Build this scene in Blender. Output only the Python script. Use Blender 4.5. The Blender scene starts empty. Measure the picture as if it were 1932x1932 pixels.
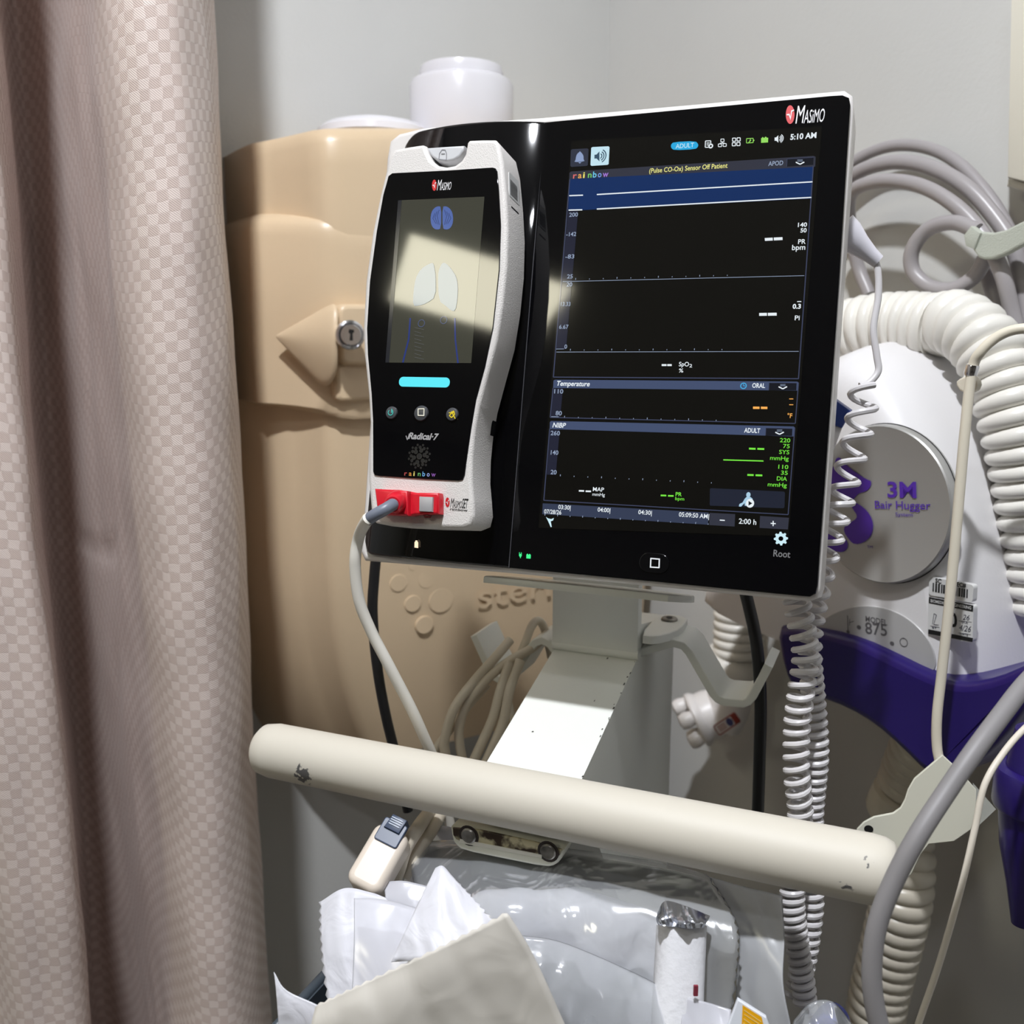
import bpy, math, random
import numpy as np
from mathutils import Vector, Matrix, noise
random.seed(7)

# ------------------------------------------------------------------ camera, world, light, exposure
CAMZ, PITCH, FPX, CPX = 1.45, math.radians(10.3), 1786.0, 966.0
sc = bpy.context.scene
cd = bpy.data.cameras.new('camera'); cam = bpy.data.objects.new('camera', cd)
sc.collection.objects.link(cam); sc.camera = cam
cam.location = (0, 0, CAMZ); cam.rotation_euler = (math.pi/2 - PITCH, 0, 0)
cd.sensor_width = 36.0; cd.sensor_fit = 'HORIZONTAL'; cd.lens = 36.0*FPX/1932.0
cd.clip_start = 0.02; cd.clip_end = 50
cd.dof.use_dof = True; cd.dof.focus_distance = 0.515; cd.dof.aperture_fstop = 9.5
sc.cycles.use_adaptive_sampling = True; sc.cycles.adaptive_threshold = 0.025; sc.cycles.max_bounces = 6; sc.cycles.diffuse_bounces = 4; sc.cycles.transparent_max_bounces = 10
sc.view_settings.view_transform = 'Standard'; sc.view_settings.look = 'None'
sc.view_settings.exposure = 0.0; sc.view_settings.gamma = 1.0; sc.view_settings.use_curve_mapping = False
wd = bpy.data.worlds.new('room_air'); sc.world = wd; wd.use_nodes = True
wd.node_tree.nodes['Background'].inputs[0].default_value = (0.5, 0.5, 0.5, 1)
wd.node_tree.nodes['Background'].inputs[1].default_value = 0.05
LAMP_MAIN, LAMP_SIDE, LAMP_PANEL = 2650.0, 110.0, 17.0     # radiance of the downlights and of the square panel
LAMP_MAIN_POS, LAMP_SIDE_POS, LAMP_PANEL_POS = (-0.12, -0.02), (-0.08, -0.51), (-1.71, -0.84)

# ------------------------------------------------------------------ helpers
COL = sc.collection
def V3(*a): return Vector(a)
def at(px, py, d):
    """photograph pixel and distance along the lens axis -> point in the room"""
    x, y = (px-CPX)/FPX*d, (py-CPX)/FPX*d
    return Vector((x, d*math.cos(PITCH)-y*math.sin(PITCH), CAMZ-y*math.cos(PITCH)-d*math.sin(PITCH)))
CAM = Vector((0, 0, CAMZ))
class Fr:
    """a flat frame: origin, right, up, outward normal"""
    def __init__(s, O, e1, e2, n): s.O, s.e1, s.e2, s.n = Vector(O), Vector(e1).normalized(), Vector(e2).normalized(), Vector(n).normalized()
    def P(s, u, v, h=0.0): return s.O + s.e1*u + s.e2*v + s.n*h
    def pix(s, px, py, h=0.0):
        r = at(px, py, 1.0)-CAM
        Q = s.O+s.n*h
        t = (Q-CAM).dot(s.n)/r.dot(s.n)
        w = CAM+r*t-s.O
        return (w.dot(s.e1), w.dot(s.e2))
    def W(s, px, py, h=0.0):
        u, v = s.pix(px, py, h); return s.P(u, v, h)
    def poly(s, pts, h=0.0): return [s.pix(x, y, h) for x, y in pts]

def lin(c):
    c = c/255.0
    return c/12.92 if c <= 0.04045 else ((c+0.055)/1.055)**2.4
def rgb(r, g, b): return (lin(r), lin(g), lin(b), 1.0)

_m = {}
def mat(name, col=(200, 200, 200), rough=0.5, metal=0.0, emit=None, estr=0.0, bump=0.0, bscale=300.0, spec=0.5,
        var=0.0, vscale=40.0, sub=0.0, alpha=1.0, trans=0.0, coat=0.0, ior=1.5):
    if name in _m: return _m[name]
    m = bpy.data.materials.new(name); m.use_nodes = True; _m[name] = m
    nt = m.node_tree; b = nt.nodes['Principled BSDF']
    b.inputs['Base Color'].default_value = rgb(*col)
    b.inputs['Roughness'].default_value = rough; b.inputs['Metallic'].default_value = metal
    b.inputs['Specular IOR Level'].default_value = spec; b.inputs['IOR'].default_value = ior
    b.inputs['Alpha'].default_value = alpha
    b.inputs['Transmission Weight'].default_value = trans
    b.inputs['Coat Weight'].default_value = coat
    if sub: 
        b.inputs['Subsurface Weight'].default_value = sub
        b.inputs['Subsurface Radius'].default_value = (0.01, 0.01, 0.01)
    if emit:
        b.inputs['Emission Color'].default_value = rgb(*emit); b.inputs['Emission Strength'].default_value = estr
    if bump or var:
        tc = nt.nodes.new('ShaderNodeTexCoord')
        if bump:
            no = nt.nodes.new('ShaderNodeTexNoise'); no.inputs['Scale'].default_value = bscale; no.inputs['Detail'].default_value = 3
            nt.links.new(tc.outputs['Object'], no.inputs['Vector'])
            bp = nt.nodes.new('ShaderNodeBump'); bp.inputs['Strength'].default_value = bump; bp.inputs['Distance'].default_value = 0.001
            nt.links.new(no.outputs['Fac'], bp.inputs['Height']); nt.links.new(bp.outputs['Normal'], b.inputs['Normal'])
        if var:
            n2 = nt.nodes.new('ShaderNodeTexNoise'); n2.inputs['Scale'].default_value = vscale; n2.inputs['Detail'].default_value = 5
            nt.links.new(tc.outputs['Object'], n2.inputs['Vector'])
            r = nt.nodes.new('ShaderNodeValToRGB')
            r.color_ramp.elements[0].position = 0.3; r.color_ramp.elements[1].position = 0.7
            r.color_ramp.elements[0].color = rgb(*[max(0, c*(1-var)) for c in col]); r.color_ramp.elements[1].color = rgb(*col)
            nt.links.new(n2.outputs['Fac'], r.inputs['Fac']); nt.links.new(r.outputs['Color'], b.inputs['Base Color'])
    return m

def glow(name, col=(255, 255, 255), s=1.0):
    """a lit picture element under the gloss of the cover glass"""
    return mat('lit_'+name, (4, 4, 4), 0.06, emit=col, estr=s)

def root(name, label, cat, loc, group=None, kind=None):
    o = bpy.data.objects.new(name, None); COL.objects.link(o); o.location = loc; o.empty_display_size = 0.02
    o['label'] = label; o['category'] = cat
    if group: o['group'] = group
    if kind: o['kind'] = kind
    return o
def _base(o):
    while o.parent: o = o.parent
    return Vector(o.location)
def obj(name, vf, m, parent=None, smooth=True, ang=35, label=None, cat=None, group=None, kind=None, loc=None):
    V, F = vf
    if parent is not None: L = _base(parent)
    elif loc is not None: L = Vector(loc)
    else:
        L = sum((Vector(v) for v in V), Vector())/len(V); L.z = min(v[2] for v in V)
    me = bpy.data.meshes.new(name)
    me.from_pydata([tuple(Vector(v)-L) for v in V], [], F); me.validate(); me.update()
    if smooth:
        me.polygons.foreach_set('use_smooth', [True]*len(me.polygons))
        me.set_sharp_from_angle(angle=math.radians(ang))
        for q in me.polygons:
            if len(q.vertices) > 6: q.use_smooth = False      # flat caps keep their own normal
    me.materials.append(m)
    o = bpy.data.objects.new(name, me); COL.objects.link(o)
    if parent is not None: o.parent = parent
    else: o.location = L
    if label: o['label'] = label
    if cat: o['category'] = cat
    if group: o['group'] = group
    if kind: o['kind'] = kind
    return o
def fixn(o):
    """make normals consistent"""
    import bmesh
    bm = bmesh.new(); bm.from_mesh(o.data); bmesh.ops.recalc_face_normals(bm, faces=bm.faces); bm.to_mesh(o.data); bm.free()
    return o
def join(*vfs):
    V, F = [], []
    for v, f in vfs:
        k = len(V); V += list(v); F += [tuple(i+k for i in q) for q in f]
    return V, F
def catmull(pts, n=8):
    pts = [Vector(p) for p in pts]
    P = [pts[0]*2-pts[1]]+pts+[pts[-1]*2-pts[-2]]
    out = []
    for i in range(1, len(P)-2):
        a, b, c, d = P[i-1], P[i], P[i+1], P[i+2]
        for k in range(n):
            t = k/n
            out.append(0.5*((2*b)+(c-a)*t+(2*a-5*b+4*c-d)*t*t+(3*b-a-3*c+d)*t**3))
    out.append(pts[-1]); return out
def smooth2(pts, it=2, closed=True):
    for _ in range(it):
        q = []; n = len(pts)
        for i in range(n if closed else n-1):
            a, b = pts[i], pts[(i+1) % n]
            q += [(a[0]*.75+b[0]*.25, a[1]*.75+b[1]*.25), (a[0]*.25+b[0]*.75, a[1]*.25+b[1]*.75)]
        if not closed: q = [pts[0]]+q+[pts[-1]]
        pts = q
    return pts
def tube(pts, r, n=12, caps=True):
    pts = [Vector(p) for p in pts]; N = len(pts)
    rs = r if isinstance(r, (list, tuple)) else [r]*N
    T = [(pts[min(i+1, N-1)]-pts[max(i-1, 0)]).normalized() for i in range(N)]
    a = Vector((0, 0, 1)) if abs(T[0].z) < 0.9 else Vector((1, 0, 0))
    x = T[0].cross(a).normalized(); V, F = [], []
    for i in range(N):
        x = (x-T[i]*x.dot(T[i])).normalized(); y = T[i].cross(x)
        for k in range(n):
            th = 2*math.pi*k/n; V.append(pts[i]+(x*math.cos(th)+y*math.sin(th))*rs[i])
    for i in range(N-1):
        for k in range(n):
            F.append((i*n+k, i*n+(k+1) % n, (i+1)*n+(k+1) % n, (i+1)*n+k))
    if caps: F += [tuple(range(n-1, -1, -1)), tuple((N-1)*n+k for k in range(n))]
    return V, F
def area2(p): return 0.5*sum(p[i][0]*p[(i+1) % len(p)][1]-p[(i+1) % len(p)][0]*p[i][1] for i in range(len(p)))
def inset(poly, d):
    n = len(poly); out = []
    for i in range(n):
        p, q, r = poly[i-1], poly[i], poly[(i+1) % n]
        a = Vector((q[0]-p[0], q[1]-p[1])); b = Vector((r[0]-q[0], r[1]-q[1]))
        if a.length < 1e-9: a = b
        if b.length < 1e-9: b = a
        a.normalize(); b.normalize()
        na, nb = Vector((-a.y, a.x)), Vector((-b.y, b.x)); m = na+nb
        if m.length < 1e-6: m = na
        m.normalize(); k = d/max(0.4, m.dot(na)); out.append((q[0]+m.x*k, q[1]+m.y*k))
    return out
def slab(fr, poly, h0, h1, bev=0.0, segs=3, backbev=0.0):
    """outline in the frame raised from h0 to h1, front edge rounded"""
    if area2(poly) < 0: poly = poly[::-1]
    rings = []
    if backbev:
        for k in range(segs+1):
            t = k/segs*math.pi/2; rings.append((inset(poly, backbev*(1-math.sin(t))), h0+backbev*(1-math.cos(t))))
    else: rings.append((poly, h0))
    if bev:
        for k in range(segs+1):
            t = k/segs*math.pi/2; rings.append((inset(poly, bev*(1-math.cos(t))), h1-bev+bev*math.sin(t)))
    else: rings.append((poly, h1))
    n = len(poly); V, F = [], []
    for p, h in rings: V += [fr.P(u, v, h) for u, v in p]
    for i in range(len(rings)-1):
        for k in range(n): F.append((i*n+k, i*n+(k+1) % n, (i+1)*n+(k+1) % n, (i+1)*n+k))
    F.append(tuple(range(n-1, -1, -1))); F.append(tuple((len(rings)-1)*n+k for k in range(n)))
    return V, F
def flat(fr, poly, h):
    if area2(poly) < 0: poly = poly[::-1]
    return [fr.P(u, v, h) for u, v in poly], [tuple(range(len(poly)))]
def rrect(cx, cy, w, h, r, n=5):
    out = []
    for (sx, sy, a0) in ((1, 1, 0), (-1, 1, 90), (-1, -1, 180), (1, -1, 270)):
        for k in range(n+1):
            a = math.radians(a0+90*k/n); out.append((cx+sx*(w/2-r)+r*math.cos(a), cy+sy*(h/2-r)+r*math.sin(a)))
    return out
def rquad(pts, r=.12, n=4):
    """polygon with its corners rounded by the share r of the sides"""
    out = []; k = len(pts)
    for i in range(k):
        a, b, c = Vector(pts[i-1]), Vector(pts[i]), Vector(pts[(i+1) % k]); l = min((a-b).length, (c-b).length)*r
        p, q = b+(a-b).normalized()*l, b+(c-b).normalized()*l
        for j in range(n+1):
            t = j/n; w = p*(1-t)**2+b*2*t*(1-t)+q*t*t; out.append((w.x, w.y))
    return out
def circ(cx, cy, rx, ry=None, n=32):
    ry = ry or rx
    return [(cx+rx*math.cos(2*math.pi*k/n), cy+ry*math.sin(2*math.pi*k/n)) for k in range(n)]
def ringp(fr, cx, cy, r0, r1, h, n=32):
    V = [fr.P(cx+r*math.cos(2*math.pi*k/n), cy+r*math.sin(2*math.pi*k/n), h) for r in (r0, r1) for k in range(n)]
    return V, [(k, n+k, n+(k+1) % n, (k+1) % n) for k in range(n)]
def loft(rings, closed=True, caps=True):
    n = len(rings[0]); V = [p for r in rings for p in r]; F = []
    for i in range(len(rings)-1):
        for k in range(n if closed else n-1):
            F.append((i*n+k, i*n+(k+1) % n, (i+1)*n+(k+1) % n, (i+1)*n+k))
    if caps: F += [tuple(range(n-1, -1, -1)), tuple((len(rings)-1)*n+k for k in range(n))]
    return V, F
def lathe(O, axis, prof, n=28, start=None):
    """profile of (distance along axis, radius)"""
    axis = Vector(axis).normalized(); a = Vector((0, 0, 1)) if abs(axis.z) < .9 else Vector((1, 0, 0))
    x = axis.cross(a).normalized(); y = axis.cross(x); O = Vector(O)
    rings = [[O+axis*d+(x*math.cos(2*math.pi*k/n)+y*math.sin(2*math.pi*k/n))*max(r, 1e-5) for k in range(n)] for d, r in prof]
    return loft(rings)
def boxv(fr, u0, u1, v0, v1, h0, h1, bev=0.0):
    return slab(fr, [(u0, v0), (u1, v0), (u1, v1), (u0, v1)] if not bev else rrect((u0+u1)/2, (v0+v1)/2, u1-u0, v1-v0, bev, 3), h0, h1, bev, backbev=bev)
def path(pts, n=8): return catmull([at(*p) for p in pts], n)
def profile_along_u(fr, prof, u0, u1):
    """side profile (h, v) extruded along the frame's right axis"""
    V = [fr.P(u, v, h) for u in (u0, u1) for h, v in prof]; n = len(prof)
    F = [(k, (k+1) % n, n+(k+1) % n, n+k) for k in range(n)]+[tuple(range(n-1, -1, -1)), tuple(n+k for k in range(n))]
    return V, F
def strip_along_h(fr, line, th, h0, h1):
    """bent flat bar: polyline in (u, v), thickness th, width from h0 to h1"""
    n = len(line); up, dn = [], []
    for i, p in enumerate(line):
        a = Vector(line[max(i-1, 0)]); b = Vector(line[min(i+1, n-1)]); t = (b-a).normalized(); nn = Vector((-t.y, t.x))*th/2
        up.append((p[0]+nn.x, p[1]+nn.y)); dn.append((p[0]-nn.x, p[1]-nn.y))
    return slab(fr, up+dn[::-1], h0, h1, 0.0008, 2)

# ---- lettering
def _txt(s, bold=0.0):
    cu = bpy.data.curves.new('t', 'FONT'); cu.body = s; cu.offset = bold; cu.resolution_u = 3
    o = bpy.data.objects.new('t', cu); me = o.to_mesh()
    V = [tuple(v.co) for v in me.vertices]; F = [tuple(p.vertices) for p in me.polygons]
    o.to_mesh_clear(); bpy.data.objects.remove(o); bpy.data.curves.remove(cu)
    return V, F
_cap = max(v[1] for v in _txt('H')[0])
def text(fr, s, p0, p1, cap, h, m, parent, shear=0.0, bold=0.012, name='lettering', rise=None):
    """s from pixel p0 to pixel p1 along its foot, capitals cap pixels high"""
    V, F = _txt(s, bold)
    if not V: return
    u0, v0 = fr.pix(p0[0], p0[1], h); u1, v1 = fr.pix(p1[0], p1[1], h); _, vt = fr.pix(p0[0], p0[1]-cap, h)
    x0, x1 = min(v[0] for v in V), max(v[0] for v in V)
    w = math.hypot(u1-u0, v1-v0) if rise else u1-u0
    k = w/max(1e-6, x1-x0+shear*0.3); ky = (vt-v0)/_cap
    if rise: dx, dy = (u1-u0)/w, (v1-v0)/w
    else:
        dx, dy = 1, 0; v0 = (v0+v1)/2
    W = []
    for x, y, z in V:
        a = (x-x0)*k+y*shear*ky; b = y*ky
        W.append(fr.P(u0+a*dx-b*dy, v0+a*dy+b*dx, h))
    return obj(name, (W, F), m, parent, smooth=False)
def letters(fr, s, p0, p1, cap, h, mats, parent):
    n = len(s)
    for i, ch in enumerate(s):
        t = i/n; x = p0[0]+(p1[0]-p0[0])*t*n/(n-0.35); y = p0[1]+(p1[1]-p0[1])*t
        w = cap*(0.3 if ch == 'i' else 0.95 if ch == 'w' else 0.62)
        text(fr, ch, (x, y), (x+w, y), cap, h, mats[i % len(mats)], parent)
def shape(fr, pts, h, m, parent, name='mark', sm=0):
    p = fr.poly(pts, h)
    if sm: p = smooth2(p, sm)
    return obj(name, flat(fr, p, h), m, parent, smooth=False)
def line(fr, p0, p1, w, h, m, parent, name='line'):
    a, b = Vector(p0), Vector(p1); t = (b-a).normalized(); n = Vector((-t.y, t.x))*w/2
    return shape(fr, [tuple(a-n), tuple(b-n), tuple(b+n), tuple(a+n)], h, m, parent, name)
def bars(fr, segs, w, h, m, parent, name='line'):
    vfs = []
    for p0, p1 in segs:
        a, b = Vector(p0), Vector(p1); t = (b-a).normalized(); n = Vector((-t.y, t.x))*w/2
        vfs.append(flat(fr, fr.poly([tuple(a-n), tuple(b-n), tuple(b+n), tuple(a+n)], h), h))
    return obj(name, join(*vfs), m, parent, smooth=False)

# ------------------------------------------------------------------ frames of the place
Z = Vector((0, 0, 1))
_c = at(1140, 640, 1.15); CORNER = Vector((_c.x, _c.y, 0))
WX = Vector((.848, .53, 0)).normalized(); WN = WX.cross(Z)          # left wall: along it to the corner, out of it
RX = WN.copy(); RN = RX.cross(Z)                                    # right wall
FL = Fr(CORNER, WX, Z, WN); FRW = Fr(CORNER, RX, Z, RN)
E1 = Vector((.9229, -.385, 0)).normalized(); NH = E1.cross(Z)
_e2 = Vector((.0794, .2184, .9726)); _e2 = (_e2-E1*_e2.dot(E1)).normalized()
FM = Fr(at(960, 1071, .5406), E1, _e2, E1.cross(_e2))               # monitor cover glass, lower left corner
FS = Fr(at(1125, 1232, .63), E1, Z, NH)                             # stand
# ------------------------------------------------------------------ the room
m_wall = mat('wall_paint', (206, 206, 203), 0.75, bump=0.25, bscale=220, var=0.02, vscale=6)
m_ceil = mat('ceiling_tile', (205, 204, 200), 0.9, bump=0.3, bscale=90)
m_floor = mat('vinyl_floor', (112, 108, 102), 0.45, var=0.12, vscale=25)
LEN, HT, TH = 4.2, 2.6, 0.1
m_wall2 = mat('fill_cut_wall', (150, 146, 140), .8, bump=.2, bscale=200)  # unseen walls toned darker to cut the bounced fill light
def wall(name, fr, u0, u1, label, m=m_wall):
    return obj(name, boxv(fr, u0, u1, 0, HT, -TH, 0), m, smooth=False, label=label, cat='wall', kind='structure')
wall('wall_left', FL, -LEN, 0, 'plain grey painted wall behind the tan cabinet')
wall('wall_right', FRW, 0, LEN, 'plain grey painted wall behind the warming unit')
FB = Fr(CORNER-WX*LEN+RX*LEN, -WX, Z, -WN); wall('wall_front', FB, -LEN, 0, 'plain grey wall behind the viewer', m_wall2)
FB2 = Fr(CORNER-WX*LEN+RX*LEN, -RX, Z, -RN); wall('wall_back', FB2, 0, LEN, 'plain grey wall beyond the curtain', m_wall2)
FG = Fr(CORNER, WX, -WN, Z)
pl = [(-LEN-.1, -LEN-.1), (.1, -LEN-.1), (.1, .1), (-LEN-.1, .1)]
obj('floor', slab(FG, pl, -.1, 0), m_floor, smooth=False, label='grey vinyl floor of the room corner', cat='floor', kind='structure')
obj('ceiling', slab(FG, pl, HT, HT+.1), m_ceil, smooth=False, label='white tiled ceiling above the bay', cat='ceiling', kind='structure')
def ceiling_panel(x, y, s, w=0.46, l=0.46):
    p = Vector((x, y, HT)); f = Fr(p, WX, WN, -Z)
    r = root('ceiling_light', 'square lit ceiling panel mirrored in the monitor glass', 'light', p)
    fo = rrect(0, 0, w+.06, l+.06, .01, 2); fi = rrect(0, 0, w, l, .01, 2); n = len(fo)
    V = [f.P(u, v, h) for q, h in ((fo, .001), (fo, .02), (fi, .02), (fi, .008)) for u, v in q]
    F = [(i*n+k, i*n+(k+1) % n, (i+1)*n+(k+1) % n, (i+1)*n+k) for i in range(3) for k in range(n)]
    obj('frame', (V, F), mat('lamp_frame', (235, 235, 232), .4), r, smooth=False)
    obj('diffuser', flat(f, [(-w/2, -l/2), (w/2, -l/2), (w/2, l/2), (-w/2, l/2)], .010), mat('lamp_diffuser', (240, 240, 230), .5, emit=(255, 249, 222), estr=s), r, smooth=False)
def downlight(x, y, s, rad, label):
    p = Vector((x, y, HT)); f = Fr(p, WX, WN, -Z)
    r = root('ceiling_downlight', label, 'light', p, 'small ceiling downlights')
    obj('trim_ring', lathe(p, -Z, [(.0005, rad+.02), (.004, rad+.02), (.005, rad+.014), (.004, rad+.003), (.001, rad+.001)], 32), mat('lamp_frame'), r)
    obj('lens', flat(f, circ(0, 0, rad, None, 16), .006), mat('lamp_lens_%d' % s, (240, 240, 240), .4, emit=(246, 249, 255), estr=s), r, smooth=False)
downlight(*LAMP_MAIN_POS, LAMP_MAIN, .032, 'bright ceiling downlight above the monitor')
downlight(*LAMP_SIDE_POS, LAMP_SIDE, .05, 'dim ceiling downlight behind the viewer')
ceiling_panel(*LAMP_PANEL_POS, LAMP_PANEL)

# ------------------------------------------------------------------ curtain
def curtain_mat():
    m = bpy.data.materials.new('jacquard_curtain'); m.use_nodes = True; nt = m.node_tree; b = nt.nodes['Principled BSDF']
    N, L = nt.nodes.new, nt.links.new
    uv = N('ShaderNodeUVMap'); uv.uv_map = 'UVMap'
    wob = N('ShaderNodeTexNoise'); wob.inputs['Scale'].default_value = 140; wob.inputs['Detail'].default_value = 2
    mp = N('ShaderNodeVectorMath'); mp.operation = 'MULTIPLY_ADD'; mp.inputs[1].default_value = (.0034, .0030, 0)
    L(uv.outputs[0], wob.inputs['Vector']); L(wob.outputs['Color'], mp.inputs[0]); L(uv.outputs[0], mp.inputs[2])
    sc1 = N('ShaderNodeVectorMath'); sc1.operation = 'MULTIPLY'; sc1.inputs[1].default_value = (1/.0064, 1/.0064, 1)
    L(mp.outputs[0], sc1.inputs[0])
    ck = N('ShaderNodeTexChecker'); ck.inputs['Scale'].default_value = 1.0; L(sc1.outputs[0], ck.inputs['Vector'])
    tw = N('ShaderNodeTexWave'); tw.wave_type = 'BANDS'; tw.bands_direction = 'DIAGONAL'; tw.inputs['Scale'].default_value = 420; tw.inputs['Distortion'].default_value = 1.0
    L(uv.outputs[0], tw.inputs['Vector'])
    br = N('ShaderNodeTexBrick'); br.offset = .5; br.inputs['Scale'].default_value = 1
    br.inputs['Brick Width'].default_value = 2.0; br.inputs['Row Height'].default_value = 1.0; br.inputs['Mortar Size'].default_value = .06
    br.inputs['Color1'].default_value = (1, 1, 1, 1); br.inputs['Color2'].default_value = (.8, .8, .8, 1); br.inputs['Mortar'].default_value = (0, 0, 0, 1)
    L(sc1.outputs[0], br.inputs['Vector'])
    mx = N('ShaderNodeMixRGB'); mx.inputs['Color1'].default_value = rgb(210, 191, 182); mx.inputs['Color2'].default_value = rgb(228, 212, 204)
    L(ck.outputs['Fac'], mx.inputs['Fac']); L(mx.outputs[0], b.inputs['Base Color'])
    mr = N('ShaderNodeMapRange'); mr.inputs['To Min'].default_value = .62; mr.inputs['To Max'].default_value = .40
    L(ck.outputs['Fac'], mr.inputs['Value']); L(mr.outputs[0], b.inputs['Roughness'])
    a1 = N('ShaderNodeMath'); a1.operation = 'MULTIPLY_ADD'; a1.inputs[1].default_value = .35; L(br.outputs['Color'], a1.inputs[0]); L(ck.outputs['Fac'], a1.inputs[2])
    a2 = N('ShaderNodeMath'); a2.operation = 'MULTIPLY_ADD'; a2.inputs[1].default_value = .12; L(tw.outputs['Fac'], a2.inputs[0]); L(a1.outputs[0], a2.inputs[2])
    bp = N('ShaderNodeBump'); bp.inputs['Strength'].default_value = .8; bp.inputs['Distance'].default_value = .0010
    L(a2.outputs[0], bp.inputs['Height']); L(bp.outputs[0], b.inputs['Normal'])
    b.inputs['Sheen Weight'].default_value = .15
    return m
def make_curtain():
    cp = [(-700, .70), (-560, .60), (-430, .70), (-300, .70), (-200, .61), (-110, .57), (-30, .575), (28, .585), (47, .61), (45, .69), (52, .76), (72, .805), (100, .81), (135, .785),
          (172, .735), (202, .672), (228, .632), (268, .605), (320, .60), (378, .612), (424, .655), (441, .72), (428, .80), (380, .86)]
    pl = catmull([Vector((at(x, 640, d).x, at(x, 640, d).y, 0)) for x, d in cp], 10)
    n = len(pl); zs = [0.25+2.1*k/240 for k in range(241)]
    arc = [0]
    for i in range(1, n): arc.append(arc[-1]+(pl[i]-pl[i-1]).length)
    V, F = [], []
    for z in zs:
        for i, p in enumerate(pl):
            t = (pl[min(i+1, n-1)]-pl[max(i-1, 0)]).normalized(); nn = Vector((t.y, -t.x, 0))
            k = noise.noise(Vector((arc[i]*9, z*3.1, 1.3)))*.006+noise.noise(Vector((arc[i]*35, z*14, 4.3)))*.0018
            k += -.0018*math.exp(-((z-1.30-.02*math.sin(arc[i]*12))/.006)**2)*(1 if .0 < arc[i]-arc[n//2] < .16 else 0)
            V.append(p+nn*k+Z*z+Vector((0, 0, .004*math.sin(arc[i]*20))))
    m = len(zs)
    for j in range(m-1):
        for i in range(n-1): F.append((j*n+i, j*n+i+1, (j+1)*n+i+1, (j+1)*n+i))
    o = obj('privacy_curtain', (V, F), curtain_mat(), label='dusty pink jacquard privacy curtain hanging in deep folds', cat='curtain')
    uvl = o.data.uv_layers.new(name='UVMap')
    for lp in o.data.loops:
        j, i = divmod(lp.vertex_index, n)
        uvl.data[lp.index].uv = (arc[i], zs[j]+.010*math.sin(arc[i]*26+zs[j]*3))
    so = o.modifiers.new('thickness', 'SOLIDIFY'); so.thickness = .0008
make_curtain()

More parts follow.
